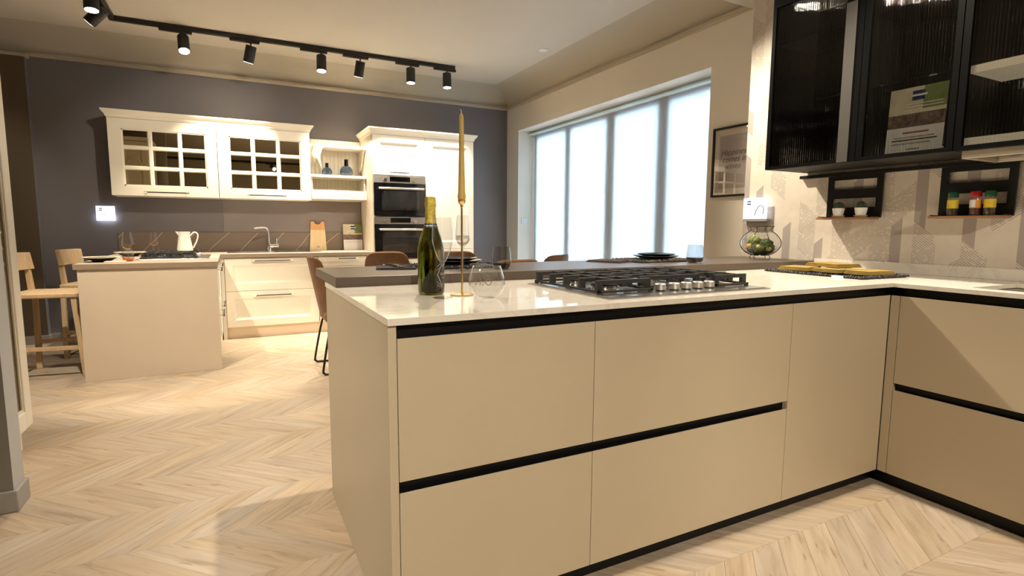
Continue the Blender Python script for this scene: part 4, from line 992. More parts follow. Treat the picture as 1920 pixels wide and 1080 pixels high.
# candlestick
c = thing('candlestick', 'slim gold candlestick on a round disc base', 'candlestick', (0.672, 1.668, ZCT))
obj('base_disc', MB().lathe([(0, 0.0005), (0.040, 0.0005), (0.040, 0.004), (0.006, 0.005), (0, 0.005)], (0.672, 1.668, ZCT), 36), 'gold_metal', c, smooth=True)
obj('rod', MB().cyl((0.672, 1.668, ZCT + 0.005), (0.672, 1.668, 1.180), 0.0034, 12), 'gold_metal', c, smooth=True)
obj('candle_cup', MB().lathe([(0.0034, 0.286), (0.005, 0.288), (0.005, 0.294), (0.011, 0.300), (0.0135, 0.310), (0.0125, 0.3105), (0.0095, 0.302), (0, 0.299)], (0.672, 1.668, ZCT), 24, cap=False), 'gold_metal', c, smooth=True)
c = thing('taper_candle', 'tall tapered mustard-gold candle standing in the gold candlestick', 'candle', (0.672, 1.668, ZCT + 0.3025))
obj('wax', MB().lathe([(0, 0.3025), (0.0090, 0.3025), (0.0120, 0.312), (0.0135, 0.318), (0.0130, 0.325), (0.0115, 0.335), (0.0085, 0.47), (0.0072, 0.572), (0.004, 0.581), (0, 0.583)], (0.672, 1.668, ZCT), 24), 'candle_wax', c, smooth=True)
obj('wick', MB().tube([(0.672, 1.668, ZCT + 0.582), (0.6725, 1.668, ZCT + 0.589), (0.669, 1.668, ZCT + 0.596)], 0.0012, 6), 'wick', c)
# round water glass with print
g = thing('round_water_glass', 'round clear water glass printed H2O on the worktop', 'glass', (0.712, 1.560, ZCT))
GC = Vector((0.712, 1.560, ZCT))
gp = [(0, 0.004), (0.020, 0.0015), (0.028, 0.001), (0.036, 0.006), (0.048, 0.018), (0.056, 0.034), (0.0580, 0.046), (0.055, 0.066), (0.0485, 0.088), (0.0440, 0.101)]
obj('glass_wall', MB().lathe(gp, tuple(GC), 44, cap=False), 'glass_clear', g, smooth=True)
obj('glass_rim', MB().tube([tuple(GC + Vector((0.0440 * math.cos(a), 0.0440 * math.sin(a), 0.101))) for a in [2 * PI * i / 40 for i in range(40)]], 0.0010, 6, closed=True), 'glass_clear', g, smooth=True)
def gwrap(u, z, off=0.0004):
    r = 0.058
    for (r0, z0), (r1, z1) in zip(gp[4:], gp[5:]):
        if z0 <= z <= z1: r = r0 + (r1 - r0) * (z - z0) / (z1 - z0)
    a = math.radians(-141) + u / 0.058; return (GC.x + (r + off) * math.cos(a), GC.y + (r + off) * math.sin(a), GC.z + z)
for ch, sz, u0, z0 in (('H', 0.030, -0.012, 0.046), ('2', 0.014, 0.011, 0.046), ('O', 0.030, 0.0195, 0.046)):
    obj('lettering', xform(text_mb(ch, sz, 0.0001, 'LEFT'), lambda a, b_, c_: gwrap(u0 + a, z0 + b_, 0.0005 + c_)), 'print_brown', g)
# mustard napkins on a black woven mat at the corner
def woven_mat(name, label, poly_c, sx, sy, z, rz, mat, group=None, bumps=True, th=0.005):
    t = thing(name, label, 'placemat', poly_c, group, rz)
    obj('mat_base', MB().prism(rounded(-sx, sx, -sy, sy, 0.012, 3), 0.0005, th), mat, t, local=True)
    if bumps:
        mb = MB(); rn = random.Random(5)
        per = []
        for i in range(int(sx * 2 / 0.012)): per += [(-sx + 0.012 * i, -sy), (-sx + 0.012 * i, sy)]
        for i in range(int(sy * 2 / 0.012)): per += [(-sx, -sy + 0.012 * i), (sx, -sy + 0.012 * i)]
        for (a, b) in per:
            r = 0.005 + rn.random() * 0.003; a_ = rn.random() * PI
            mb.tube([(a - 0.008 * math.cos(a_), b - 0.008 * math.sin(a_), th * 0.6 + 0.001), (a, b, th + 0.004), (a + 0.008 * math.cos(a_), b + 0.008 * math.sin(a_), th * 0.6 + 0.001)], [r * 0.6, r, r * 0.6], 5)
        obj('knotted_edge', mb, mat, t, local=True, smooth=True)
    return t
mt = woven_mat('woven_placemat', 'black woven placemat under mustard napkins in the worktop corner', (2.665, 1.685, ZCT), 0.165, 0.255, ZCT, math.radians(-3), 'mat_black', 'woven placemats')
def napkin(name, label, cx_, cy_, z, sx, sy, rz, mat, th=0.010, cat='napkin', group=None, n=3):
    t = thing(name, label, cat, (cx_, cy_, z), group, rz)
    for i in range(n):
        k = 1 - 0.04 * i
        obj('fold', MB().prism(rounded(-sx * k, sx * k, -sy * k, sy * k, 0.006, 3), 0.0005 + th / n * i, th / n * (i + 1)), mat, t, bevel=0.0012, local=True)
    return t
ZM = ZCT + 0.0135
napkin('mustard_napkin', 'folded mustard napkin at the far left of the corner placemat', 2.60, 1.815, ZM, 0.085, 0.075, math.radians(10), 'napkin_mustard', 0.019, group='mustard napkins')
napkin('mustard_napkin', 'folded mustard napkin at the middle of the corner placemat', 2.655, 1.650, ZM, 0.10, 0.075, math.radians(-8), 'napkin_mustard', 0.018, group='mustard napkins')
napkin('mustard_napkin', 'folded mustard napkin nearest the sink on the corner placemat', 2.650, 1.500, ZM, 0.095, 0.060, math.radians(-4), 'napkin_mustard', 0.019, group='mustard napkins')
napkin('mustard_napkin', 'folded mustard napkin lying on top of the others in the corner', 2.735, 1.730, ZM + 0.0195, 0.080, 0.10, math.radians(-12), 'napkin_mustard', 0.018, group='mustard napkins')
setp(obj('paper_tag', MB().prism(rounded(2.482, 2.515, 1.520, 1.575, 0.002, 2), ZCT + 0.0005, ZCT + 0.0095), 'band_white', bevel=0.001), 'small white paper tag at the edge of the corner placemat', 'tag')

# ------------------------------------------------------------------ things on the brown bar
def plate_set(x, y, label, label2, s=1.0):
    pr = lambda R_, z: [(0, z + 0.001), (R_ * 0.55, z + 0.001), (R_ * 0.62, z + 0.004), (R_ * 0.95, z + 0.016), (R_, z + 0.019), (R_ * 0.98, z + 0.021), (R_ * 0.62, z + 0.009), (0, z + 0.007)]
    setp(obj('dinner_plate', MB().lathe(pr(0.130 * s, 0), (x, y, ZS + 0.012), 44), 'plate_black', smooth=True), label, 'plate', 'black plates on the bar')
    setp(obj('side_plate', MB().lathe(pr(0.105 * s, 0), (x + 0.004, y, ZS + 0.022), 44), 'plate_black', smooth=True), label2, 'plate', 'black plates on the bar')
woven_mat('woven_placemat', 'black knotted placemat under the plates behind the bottle', (0.945, 2.400, ZS), 0.195, 0.125, ZS, 0, 'mat_black', 'woven placemats')
plate_set(0.935, 2.415, 'black dinner plate at the bottom of the stack behind the flute', 'smaller black plate on top of the stack behind the flute')
woven_mat('woven_placemat', 'brown knotted placemat under the plates before the window', (2.145, 2.400, ZS), 0.195, 0.125, ZS, 0, 'mat_brown', 'woven placemats')
plate_set(2.150, 2.395, 'black dinner plate at the bottom of the stack before the window', 'smaller black plate on top of the stack before the window')
def cutlery(kind, x, y, z, ang, label, L=0.18):
    t = thing(kind, label, kind, (x, y, z), 'cutlery on the napkin', ang)
    obj('shaft', MB().tube([(-L / 2, 0, 0.004), (0, 0, 0.005), (L * 0.22, 0, 0.004)], [0.0055, 0.003, 0.0022], 8), 'cutlery', t, smooth=True, local=True)
    if kind == 'spoon': obj('spoon_bowl', MB().prism([(L * 0.36 + 0.028 * math.cos(a), 0.017 * math.sin(a)) for a in [2 * PI * i / 16 for i in range(16)]], 0.003, 0.007), 'cutlery', t, bevel=0.001, local=True)
    elif kind == 'fork':
        mb = MB().box(L * 0.20, L * 0.30, -0.010, 0.010, 0.003, 0.006); [mb.box(L * 0.30, L * 0.48, -0.010 + i * 0.0057, -0.007 + i * 0.0057, 0.003, 0.005) for i in range(4)]
        obj('tines', mb, 'cutlery', t, local=True)
    else: obj('blade', MB().prism([(L * 0.2, -0.004), (L * 0.5, -0.008), (L * 0.55, 0.004), (L * 0.2, 0.006)], 0.003, 0.005), 'cutlery', t, local=True)
napkin('dark_napkin', 'black napkin under cutlery near the left end of the bar', 0.655, 2.415, ZS, 0.088, 0.095, math.radians(-14), 'napkin_black', 0.008, group='dark napkins on the bar')
cutlery('fork', 0.625, 2.43, ZS + 0.0088, math.radians(105), 'steel fork lying leftmost on the black napkin', 0.16)
cutlery('spoon', 0.655, 2.42, ZS + 0.0088, math.radians(-82), 'steel spoon lying in the middle of the black napkin', 0.16)
cutlery('knife', 0.690, 2.42, ZS + 0.0088, math.radians(100), 'steel knife lying rightmost on the black napkin', 0.16)
napkin('dark_napkin', 'plum napkin folded long beside the brown placemat', 1.855, 2.43, ZS, 0.085, 0.105, math.radians(24), 'napkin_plum', 0.010, group='dark napkins on the bar')
cutlery('fork', 1.885, 2.375, ZS + 0.0108, math.radians(112), 'steel fork lying on the plum napkin beside the brown placemat', 0.14)
t = tumbler(1.080, 2.205, ZS, 0.043, 0.098, 'smoke-tinted tumbler on the bar right of the black plates', 'glass_smoke', 'glass_smoke_dark', 0.026, 'smoked tumblers')
t = tumbler(2.235, 2.180, ZS, 0.046, 0.098, 'smoke-tinted tumbler on the bar before the window edge', 'glass_smoke', 'glass_smoke_dark', 0.030, 'smoked tumblers')
# wire terrarium
k = thing('wire_terrarium', 'round glass terrarium in a bronze wire cage at the bar end', 'terrarium', (2.900, 2.300, ZS))
KC = Vector((2.900, 2.300, ZS + 0.022))
kp = [(0.020, 0.0), (0.060, 0.006), (0.100, 0.030), (0.122, 0.062), (0.120, 0.095), (0.096, 0.128), (0.068, 0.148), (0.060, 0.160), (0.072, 0.178)]
obj('glass_bowl', MB().lathe([(0, 0.002)] + [(r * 0.94, z + 0.002) for r, z in kp[:-1]], tuple(KC), 36, cap=False), 'glass_clear', k, smooth=True)
for i in range(8):
    a = 2 * PI * (i + 0.35) / 8
    pts = [tuple(KC + Vector((r * math.cos(a), r * math.sin(a), z))) for r, z in kp]
    obj('wire', MB().tube(smooth_pts(pts, 3), 0.0020, 6), 'wire_bronze', k, smooth=True)
obj('wire_ring', MB().tube([tuple(KC + Vector((0.074 * math.cos(2 * PI * i / 32), 0.074 * math.sin(2 * PI * i / 32), 0.178))) for i in range(32)], 0.0018, 6, closed=True), 'wire_bronze', k, smooth=True)
for i in range(4):
    a = 2 * PI * (i + 0.1) / 4
    obj('foot', MB().tube([tuple(KC + Vector((0.055 * math.cos(a), 0.055 * math.sin(a), 0.006))), tuple(KC + Vector((0.066 * math.cos(a), 0.066 * math.sin(a), -0.012))), tuple(KC + Vector((0.058 * math.cos(a), 0.058 * math.sin(a), -0.0205)))], 0.0022, 6), 'wire_bronze', k, smooth=True)
def blob(c, r, seedv, sq=0.85, bump=0.18, n=14):
    rn = random.Random(seedv); mb = MB(); vs = []; fs = []
    for i in range(n + 1):
        th = PI * i / n
        for j in range(n * 2):
            ph = PI * j / n; q = r * (1 + bump * (math.sin(5 * ph + seedv) * math.sin(4 * th) * 0.5 + (rn.random() - 0.5)))
            if i in (0, n): q = r
            vs.append((c[0] + q * math.sin(th) * math.cos(ph), c[1] + q * math.sin(th) * math.sin(ph), c[2] + q * math.cos(th) * sq))
    for i in range(n):
        for j in range(n * 2): kk = (j + 1) % (n * 2); fs.append((i * 2 * n + j, (i + 1) * 2 * n + j, (i + 1) * 2 * n + kk, i * 2 * n + kk))
    return mb.add(vs, fs)
obj('moss', blob(tuple(KC + Vector((0.0, -0.005, 0.046))), 0.078, 1, 0.55), 'moss_dark', k, smooth=True)
obj('moss', blob(tuple(KC + Vector((-0.030, 0.02, 0.085))), 0.040, 2, 0.85), 'moss_light', k, smooth=True)
obj('moss', blob(tuple(KC + Vector((0.012, -0.03, 0.070))), 0.040, 4, 0.8), 'moss_dark', k, smooth=True)
for i, (a, b_, c_) in enumerate(((-0.058, -0.030, 0.050), (0.056, -0.030, 0.050), (-0.068, 0.020, 0.056), (0.062, 0.025, 0.050), (-0.02, -0.07, 0.045))):
    obj('yellow_fruit', blob(tuple(KC + Vector((a, b_, c_))), 0.020, 9 + i, 0.95, 0.02, 8), 'fruit_yellow', k, smooth=True)

# ------------------------------------------------------------------ black wall cabinets with ribbed glass
XU = 2.700
def ribbed(y0, y1, z0, z1, x, pitch=0.0125, amp=0.0016):
    n = int((y1 - y0) / pitch) * 6; vs = []
    for i in range(n + 1):
        y = y0 + (y1 - y0) * i / n; d = amp * math.cos(2 * PI * (y - y0) / pitch)
        vs += [(x - d, y, z0), (x - d, y, z1)]
    return MB().add(vs, [(2 * i, 2 * i + 2, 2 * i + 3, 2 * i + 1) for i in range(n)])
def black_cabinet(y0, y1, label, s0=0.025, s1=0.028, grip=False):
    z0, z1 = 1.446, 2.37
    t = thing('glass_cabinet', label, 'cabinet', (2.88, (y0 + y1) / 2, z0), 'black ribbed-glass wall cabinets')
    mb = MB(); xa, xb = XU + 0.022, XP - 0.003
    mb.box(xa, xb, y0 + 0.001, y0 + 0.019, z0, z1); mb.box(xa, xb, y1 - 0.019, y1 - 0.001, z0, z1); mb.box(xa, xb, y0 + 0.019, y1 - 0.019, z0, z0 + 0.018); mb.box(xa, xb, y0 + 0.019, y1 - 0.019, z1 - 0.018, z1); mb.box(xb - 0.008, xb, y0 + 0.019, y1 - 0.019, z0 + 0.018, z1 - 0.018)
    obj('body', mb, 'cabinet_inside', t)
    for z in (1.785, 2.115): bx('glass_shelf', xa + 0.03, xb - 0.009, y0 + 0.0195, y1 - 0.0195, z, z + 0.006, 'glass_clear', t)
    mb = MB(); f = 0.016
    mb.box(XU, XU + 0.02, y0 + 0.001, y0 + s0, z0, z1); mb.box(XU, XU + 0.02, y1 - s1, y1 - 0.001, z0, z1); mb.box(XU, XU + 0.02, y0 + s0, y1 - s1, z0, z0 + f); mb.box(XU, XU + 0.02, y0 + s0, y1 - s1, z1 - 0.06, z1)
    d = obj('door', mb, 'cabinet_black', t)
    obj('ribbed_pane', ribbed(y0 + s0, y1 - s1, z0 + f, z1 - 0.06, XU + 0.009), 'glass_ribbed', d, smooth=True)
    if grip: bx('grip_profile', XU - 0.003, XU - 0.0003, y0 + 0.036, y0 + s0, z0, z1 - 0.17, 'track_grey', d)
    return t
black_cabinet(1.640, 2.140, 'black ribbed-glass wall cabinet nearest the bar', 0.088, 0.022, True)
black_cabinet(1.235, 1.638, 'black ribbed-glass wall cabinet with a brochure inside')
c3 = black_cabinet(0.790, 1.233, 'black ribbed-glass wall cabinet with pale shelves at the right edge')
for z in (1.466, 1.755): bx('glow_shelf', 2.735, 3.0, 0.812, 1.211, z, z + 0.030, 'shelf_glow', c3)  # glow added to the shelves in place of a reflection
black_cabinet(0.340, 0.788, 'black ribbed-glass wall cabinet beyond the right edge')
brochure('brochure', 'brochure standing behind ribbed glass in the black wall cabinet', (2.775, 1.545, 1.4655), (0, -1, 0), (0.06, 0, 0.998), (-0.998, 0, 0.06), 0.235, 0.295,
         [(0.12, 0.90, 0.20, 0.010, 'ink_dark'), (0.15, 0.85, 0.245, 0.006, 'ink_grey'), (0.12, 0.80, 0.15, 0.006, 'ink_grey'), (0.3, 0.75, 0.31, 0.014, 'ink_red'), (0.30, 0.95, 0.735, 0.010, 'paper_white'), (0.25, 0.95, 0.69, 0.010, 'paper_white'), (0.4, 0.62, 0.06, 0.010, 'ink_grey')])
h = thing('extractor_hood', 'flat pale extractor hood under the right-hand black cabinet', 'hood', (2.88, 0.80, 1.405))
obj('hood_frame', MB().box(2.735, 2.760, 0.45, 1.215, 1.412, 1.4445).box(3.00, 3.02, 0.45, 1.215, 1.412, 1.4445).box(2.76, 3.0, 1.195, 1.215, 1.412, 1.4445).box(2.76, 3.0, 0.45, 0.47, 1.412, 1.4445), 'hood_beige', h, bevel=0.002)
bx('filter', 2.7605, 2.9995, 0.4705, 1.1945, 1.425, 1.432, 'steel', h)
setp(bx('wall_rail', 3.040, XP - 0.001, 0.30, 2.165, 1.412, 1.430, 'black_metal', None, 0.001), 'black wall rail running under the black cabinets', 'rail')
def rack(y0, y1, label):
    t = thing('hanging_rack', label, 'rack', (3.05, (y0 + y1) / 2, 1.18), 'black slotted racks')
    mb = MB(); a, b = 3.046, 3.056
    mb.box(a, b, y0, y0 + 0.030, 1.18, 1.4115); mb.box(a, b, y1 - 0.030, y1, 1.18, 1.4115)
    for z0, z1 in ((1.18, 1.236), (1.286, 1.336), (1.388, 1.4115)): mb.box(a, b, y0 + 0.030, y1 - 0.030, z0, z1)
    obj('frame', mb, 'black_metal', t)
    bx('shelf_board', 2.950, 3.0455, y0 + 0.004, y1 - 0.002, 1.170, 1.181, 'wood_shelf', t, 0.002)
    mb = MB(); [mb.box(2.965, 3.046, y, y + 0.004, 1.1812, 1.186) for y in (y0 + 0.004, y1 - 0.008)]
    obj('shelf_lip', mb, 'black_metal', t)
rack(1.692, 1.987, 'black slotted rack with a wooden shelf holding two cacti')
rack(1.139, 1.428, 'black slotted rack with a wooden shelf holding spice jars')
def potted_cactus(y, label, round_):
    t = thing('potted_cactus', label, 'plant', (2.992, y, 1.1812), 'potted cacti')
    obj('saucer', MB().lathe([(0, 0.0005), (0.024, 0.0005), (0.030, 0.005), (0.033, 0.009), (0.031, 0.010), (0, 0.006)], (2.992, y, 1.1812), 24), 'saucer_cream', t, smooth=True)
    obj('pot', MB().lathe([(0, 0.0065), (0.022, 0.0065), (0.026, 0.02), (0.031, 0.050), (0.028, 0.050), (0.026, 0.042), (0, 0.042)], (2.992, y, 1.1812), 28), 'pot_white', t, smooth=True)
    mb = MB(); r = 0.021 if round_ else 0.023; n = 26; vs = []; fs = []
    for i in range(9):
        th = PI * (0.0001 + i / 8 * 0.80)
        for j in range(n):
            q = r * (1 + (0.10 if j % 2 else -0.05)); vs.append((2.992 + q * math.sin(th) * math.cos(2 * PI * j / n), y + q * math.sin(th) * math.sin(2 * PI * j / n) * (1 if round_ else 1.15), 1.1812 + 0.062 + q * math.cos(th) * (1.0 if round_ else 0.85)))
    for i in range(8):
        for j in range(n): k2 = (j + 1) % n; fs.append((i * n + j, (i + 1) * n + j, (i + 1) * n + k2, i * n + k2))
    obj('cactus', MB().add(vs, fs), 'cactus_green', t)
potted_cactus(1.884, 'broad dark cactus in a white pot, left one on the small shelf', False)
potted_cactus(1.762, 'round dark cactus in a white pot, right one on the small shelf', True)
def spice_jar(y, label, lid, lab, fill, patch=None):
    x, z = 2.992, 1.1812
    t = thing('spice_jar', label, 'jar', (x, y, z), 'spice jars')
    obj('glass_body', MB().lathe([(0, 0.001), (0.020, 0.001), (0.0215, 0.005), (0.0215, 0.070), (0.018, 0.082), (0.018, 0.086)], (x, y, z), 24, cap=False), 'glass_clear', t, smooth=True)
    obj('spice', MB().lathe([(0, 0.003), (0.019, 0.003), (0.0205, 0.007), (0.0205, 0.066), (0, 0.066)], (x, y, z), 20), fill, t, smooth=True)
    obj('jar_label', MB().lathe([(0.0219, 0.034), (0.0219, 0.072), (0.0216, 0.072), (0.0216, 0.034)], (x, y, z), 24, cap=False), lab, t, smooth=True)
    if patch: obj('label_patch', MB().add([(x + 0.0222 * math.cos(a), y + 0.0222 * math.sin(a), z + q) for a in [math.radians(130 + 12 * i) for i in range(7)] for q in (0.036, 0.070)], [(2 * i, 2 * i + 2, 2 * i + 3, 2 * i + 1) for i in range(6)]), patch, t)
    obj('lid', MB().lathe([(0, 0.084), (0.0200, 0.084), (0.0205, 0.086), (0.0205, 0.105), (0.019, 0.108), (0, 0.108)], (x, y, z), 28), lid, t, smooth=True)
spice_jar(1.346, 'spice jar with dark green lid and yellow label, left of three', 'lid_green', 'label_yellow', 'spice_dark')
spice_jar(1.258, 'spice jar with red lid, middle of three on the wooden shelf', 'lid_red', 'label_orange', 'spice_pepper', 'label_white')
spice_jar(1.205, 'spice jar with green lid and yellow label, right of three', 'lid_green', 'label_yellow', 'spice_dark')
# lit sign with a tap on the wallpaper
t, slab = lit_sign('lit_sign', 'white lit sign with a grey tap drawing on the wallpaper', (XP - 0.030, 2.552, 1.180), (0, -1, 0), (0, 0, 1), (-1, 0, 0), 0.178, 0.135)
arc = [(0.090, 0.022), (0.100, 0.052), (0.115, 0.076), (0.132, 0.086), (0.148, 0.080), (0.156, 0.058), (0.152, 0.030)]
vs = smooth_pts([(a, b_, 0) for a, b_ in arc], 4)
C0 = Vector((XP - 0.037, 2.552, 1.180))
obj('tap_drawing', MB().tube([tuple(C0 + Vector((0, -p.x, p.y))) for p in vs], 0.0032, 8), 'ink_grey', t)
obj('sign_ledge', MB().box(XP - 0.034, XP - 0.0005, 2.372, 2.556, 1.164, 1.179).box(XP - 0.018, XP - 0.0005, 2.376, 2.535, 1.138, 1.1638), 'sign_grey', t, bevel=0.001)
# framed print on the window wall, partly behind the papered wall
p = thing('framed_print', 'black framed print with handwriting between window and papered wall', 'picture', (XW - 0.01, 2.84, 1.352))
py0, py1, pz0, pz1 = 2.615, 3.075, 1.352, 1.862
mb = MB(); w = 0.015
mb.box(XW - 0.022, XW - 0.001, py0, py0 + w, pz0, pz1); mb.box(XW - 0.022, XW - 0.001, py1 - w, py1, pz0, pz1); mb.box(XW - 0.022, XW - 0.001, py0 + w, py1 - w, pz0, pz0 + w); mb.box(XW - 0.022, XW - 0.001, py0 + w, py1 - w, pz1 - w, pz1)
obj('frame', mb, 'black_metal', p)
bx('mount', XW - 0.010, XW - 0.004, py0 + w, py1 - w, pz0 + w, pz1 - w, 'paper_mount', p)
pr_ = bx('print_sheet', XW - 0.0110, XW - 0.0102, py0 + 0.06, py1 - 0.06, pz0 + 0.06, pz1 - 0.062, 'paper_grey', p)
for i, (txt, yy) in enumerate((('Happiness', 3.000), ('comes in', 2.985), ('waves', 2.965))):
    obj('lettering', xform(text_mb(txt, 0.060, 0.0002, 'LEFT', 0.35), lambda a, b_, c: (XW - 0.0114 - c, yy - a, 1.655 - i * 0.050 + b_)), 'ink_dark', pr_)
bx('picture_glass', XW - 0.0165, XW - 0.0150, py0 + w, py1 - w, pz0 + w, pz1 - w, 'glass_picture', p)
# switch plate in the window reveal
s = thing('light_switch', 'small white switch plate on the wall beside the window', 'switch', (3.395, 6.279, 1.16))
bx('plate', 3.355, 3.440, 6.272, 6.2795, 1.165, 1.235, 'switch_white', s, 0.003)
bx('rocker', 3.385, 3.410, 6.2695, 6.2718, 1.180, 1.220, 'white_frame', s, 0.001)

# ------------------------------------------------------------------ cream tall cabinet behind the wall stub
t = thing('tall_cabinet', 'cream tall display cabinet with a glazed door behind the left wall stub', 'cabinet', (-1.2, 3.16, 0))
cx0, cx1, cy0_, cy1_ = -1.62, -0.955, 2.83, 3.472
mb = MB(); mb.box(cx0, cx0 + 0.02, cy0_, cy1_, 0.12, 2.25); mb.box(cx0 + 0.02, cx1, cy0_, cy0_ + 0.018, 0.12, 2.25); mb.box(cx0 + 0.02, cx1, cy1_ - 0.018, cy1_, 0.12, 2.25); mb.box(cx0 + 0.02, cx1, cy0_ + 0.018, cy1_ - 0.018, 0.12, 0.14); mb.box(cx0 + 0.02, cx1, cy0_ + 0.018, cy1_ - 0.018, 2.23, 2.25)
obj('body', mb, 'ivory_panel', t)
bx('plinth', cx0 + 0.03, -0.972, cy0_ + 0.02, cy1_ - 0.03, 0, 0.12, 'ivory_panel', t)
for z in (0.49, 0.81, 1.15, 1.50, 1.85): bx('shelf_board', cx0 + 0.021, -0.985, cy0_ + 0.0185, cy1_ - 0.0185, z, z + 0.02, 'ivory', t)
mb = MB(); a, b = -0.953, -0.930
mb.box(a, b, cy0_ + 0.002, cy0_ + 0.095, 0.122, 2.248); mb.box(a, b, cy1_ - 0.095, cy1_ - 0.002, 0.122, 2.248); mb.box(a, b, cy0_ + 0.095, cy1_ - 0.095, 0.122, 0.21); mb.box(a, b, cy0_ + 0.095, cy1_ - 0.095, 2.15, 2.248)
d = obj('door', mb, 'ivory', t, bevel=0.004)
mb = MB()
for (q0, q1, r0, r1) in ((cy1_ - 0.107, cy1_ - 0.0952, 0.2102, 2.1498), (cy0_ + 0.0952, cy0_ + 0.107, 0.2102, 2.1498), (cy0_ + 0.107, cy1_ - 0.107, 0.2102, 0.222), (cy0_ + 0.107, cy1_ - 0.107, 2.138, 2.1498)): mb.box(a + 0.004, b - 0.007, q0, q1, r0, r1)
obj('glazing_bead', mb, 'ivory_panel', d)
bx('pane', a + 0.007, a + 0.010, cy0_ + 0.107, cy1_ - 0.107, 0.222, 2.138, 'glass_olive', d)
for xa, xb in ((cx0 + 0.004, -1.29), (-1.287, cx1)):          # panelled side facing the far kitchen
    m = framed(xa, xb, 0.125, 2.245, 0.07); xform(m, lambda u, v, n: (u, cy1_ + 0.022 + n, v)); m.f = [tuple(reversed(f_)) for f_ in m.f]
    pn = obj('side_door', m, 'ivory', t)
    xm = (xa + xb) / 2; hw = (xb - xa) / 2 - 0.07
    obj('arched_moulding', MB().tube([(xm + hw * math.cos(q), cy1_ + 0.022, 1.86 + 0.16 * math.sin(q)) for q in [PI * i / 12 for i in range(13)]], 0.010, 6), 'ivory', pn, smooth=True)
obj('cabinet_cornice', MB().box(cx0, -0.915, cy0_, cy1_ + 0.05, 2.251, 2.30), 'ivory', t, bevel=0.01)

# ------------------------------------------------------------------ ceiling lights
TZ = 2.822
mb = MB(); mb.box(-0.825, 2.26, 5.78, 5.82, TZ, ZC - 0.0005); mb.box(-0.825, -0.785, 2.95, 5.78, TZ, ZC - 0.0005)
setp(obj('light_track', mb, 'track_black', bevel=0.002), 'black L-shaped lighting track on the ceiling of the far room', 'light track')
def spot_head(hx, hy, tgt, power, label, along='x', zt=TZ, off=0.0, angle=75, col=WARM, L=0.150, R_=0.046, drop=0.045, blend=0.55):
    loc = Vector((hx, hy, zt)); t = thing('track_spotlight', label, 'spotlight', tuple(loc), 'black track spotlights')
    if along == 'x': bx('adapter', hx + off - 0.125, hx + off + 0.125, hy - 0.016, hy + 0.016, zt - 0.024, zt - 0.0006, 'track_black', t, 0.002)
    else: bx('adapter', hx - 0.016, hx + 0.016, hy + off - 0.125, hy + off + 0.125, zt - 0.024, zt - 0.0006, 'track_black', t, 0.002)
    piv = Vector((hx, hy, zt - 0.024 - drop)); d = (Vector(tgt) - piv).normalized()
    obj('stem', MB().cyl((hx, hy, zt - 0.023), tuple(piv), 0.0075, 10), 'track_black', t, smooth=True)
    p0 = piv - d * 0.020; p1 = p0 + d * L
    hd = obj('head', MB().tube([tuple(p0), tuple(p0 + d * 0.004), tuple(p1 - d * 0.002), tuple(p1)], [R_ * 0.95, R_, R_, R_ * 0.97], 32), 'track_black', t, smooth=True)
    obj('lens', MB().cyl(tuple(p1 + d * 0.0003), tuple(p1 + d * 0.0012), R_ * 0.90, 32), 'lens_glow', hd)
    s_ = spot(tuple(p1 + d * 0.012), tgt, power, angle, blend, col)
    return t
TRACK = [(-0.295, (-0.15, 4.55, 0.0), 40, 'black track spotlight leftmost on the long track, lens towards camera', -0.055),
         (0.245, (-0.15, 6.40, 0.9), 150, 'black track spotlight second from left on the long track, tilted back', -0.05),
         (0.868, (0.75, 5.35, 0.0), 95, 'black track spotlight third from left on the long track', -0.07),
         (1.243, (1.05, 6.45, 0.9), 150, 'black track spotlight fourth from left on the long track, tilted back', -0.045),
         (1.765, (1.70, 5.62, 0.0), 150, 'black track spotlight second from right on the long track', -0.035),
         (2.170, (2.15, 5.65, 0.0), 150, 'black track spotlight at the right end of the long track', -0.025)]
for hx, tg, pw, lab, off in TRACK: spot_head(hx, 5.80, tg, pw, lab, off=off)
spot_head(-0.805, 4.98, (-0.75, 4.60, 0.0), 40, 'black track spotlight at the top left edge, lens facing down', 'y')
spot_head(-0.805, 5.36, (-1.75, 5.75, 1.8), 25, 'black track spotlight at the top left, turned towards the left wall', 'y')
# second track above the bar, out of frame
setp(bx('light_track', 0.10, 2.75, 3.06, 3.10, TZ, ZC - 0.0005, 'track_black', None, 0.002), 'black lighting track on the ceiling above the brown bar', 'light track')
spot_head(1.12, 3.08, (1.00, 2.30, 0.0), 150, 'black track spotlight above the middle of the bar', angle=110)
spot_head(2.30, 3.08, (3.02, 1.70, 0.95), 190, 'black track spotlight above the right end of the bar', angle=78, blend=1.0)
spot_head(0.45, 3.08, (-0.05, 6.25, 1.50), 100, 'black added fill spotlight above the left end of the bar', angle=48)  # unseen lamp added for frontal light on the glazed wall units
spot_head(1.75, 3.08, (1.95, 5.98, 1.45), 85, 'black added fill spotlight above the bar turned towards the ovens', angle=42)  # unseen lamp added to brighten the tall unit from the front
spot_head(-0.805, 3.50, (-0.45, 4.75, 0.52), 190, 'black added fill spotlight turned towards the far island', 'y', angle=60)  # unseen lamp added to brighten the island end panel
spot_head(-0.805, 3.10, (0.05, 2.75, 0.10), 40, 'black added fill spotlight above the passage left of the peninsula', 'y', angle=60)  # unseen lamp added to fill the passage and the peninsula end panel
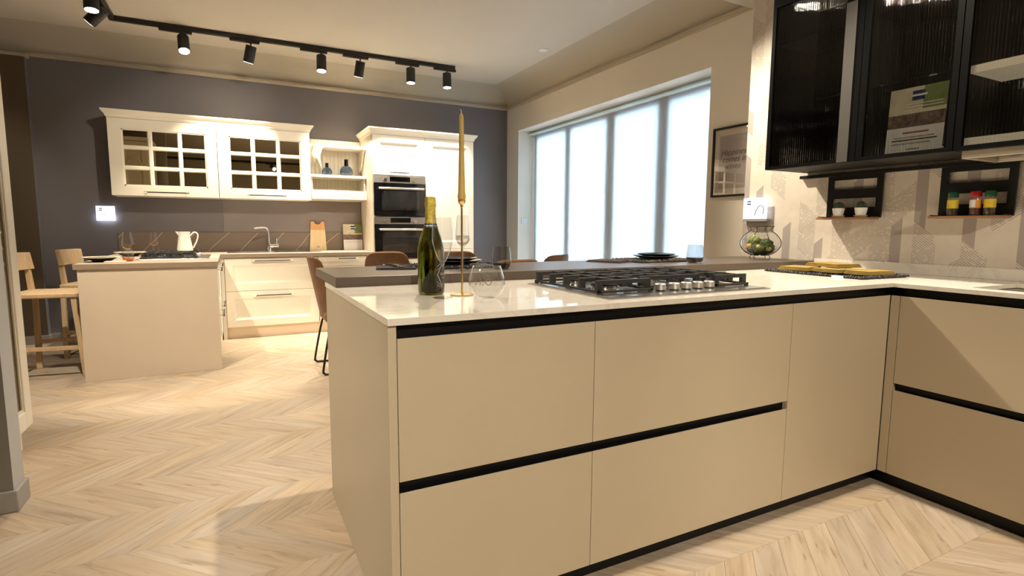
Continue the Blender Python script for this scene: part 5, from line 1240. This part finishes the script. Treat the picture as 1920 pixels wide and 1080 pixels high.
def downlight(x, y, z, tgt, power, label, angle=120, col=WARM2):
    t = thing('downlight', label, 'ceiling light', (x, y, z), 'recessed ceiling downlights')
    obj('trim_ring', MB().lathe([(0.030, -0.0005), (0.045, -0.0005), (0.044, -0.006), (0.032, -0.004)], (x, y, z), 28, cap=False), 'white_frame', t, smooth=True)
    obj('lens', MB().lathe([(0, -0.002), (0.030, -0.002), (0.030, -0.001), (0, -0.001)], (x, y, z), 24), 'lens_glow' if power else 'switch_white', t)
    if power: spot((x, y, z - 0.02), tgt, power, angle, 0.7, col, 0.05)
dl = thing('downlight', 'small square white downlight in the far ceiling by the window', 'ceiling light', (2.83, 4.86, ZC), 'recessed ceiling downlights')
bx('trim_plate', 2.785, 2.875, 4.815, 4.905, ZC - 0.005, ZC - 0.0004, 'white_frame', dl, 0.001)
bx('diffuser', 2.80, 2.86, 4.83, 4.89, ZC - 0.0062, ZC - 0.0052, 'switch_white', dl)
downlight(2.455, 1.275, ZL, (2.2, 1.1, 0), 175, 'recessed downlight above the inner corner of the beige units')
# unseen track and spotlights added behind the camera to brighten the beige fronts
setp(bx('light_track', -2.0, 1.6, -2.02, -1.98, ZL - 0.038, ZL - 0.0005, 'track_black', None, 0.002), 'added black track for fill lights on the low ceiling behind the camera', 'light track')
spot_head(-0.30, -2.0, (0.38, 1.31, 0.42), 270, 'black added fill spotlight behind the camera turned on the peninsula fronts', angle=50, zt=ZL - 0.038, col=WARM2, blend=0.9)
spot_head(0.95, -2.0, (2.50, 1.10, 0.50), 165, 'black added fill spotlight behind the camera turned on the corner unit', angle=46, zt=ZL - 0.038, col=WARM2, blend=0.9)
setp(bx('light_track', -2.22, -2.18, -0.6, 2.2, ZL - 0.038, ZL - 0.0005, 'track_black', None, 0.002), 'added black track for a fill light on the low ceiling by the left wall', 'light track')  # unseen track, added only to carry the end panel's fill light
spot_head(-2.20, 1.10, (0.33, 1.85, 0.45), 130, 'black added fill spotlight by the left wall turned on the end panel', 'y', angle=34, zt=ZL - 0.038, col=WARM2, blend=0.9)  # fill lamp added to brighten the end panel from the left
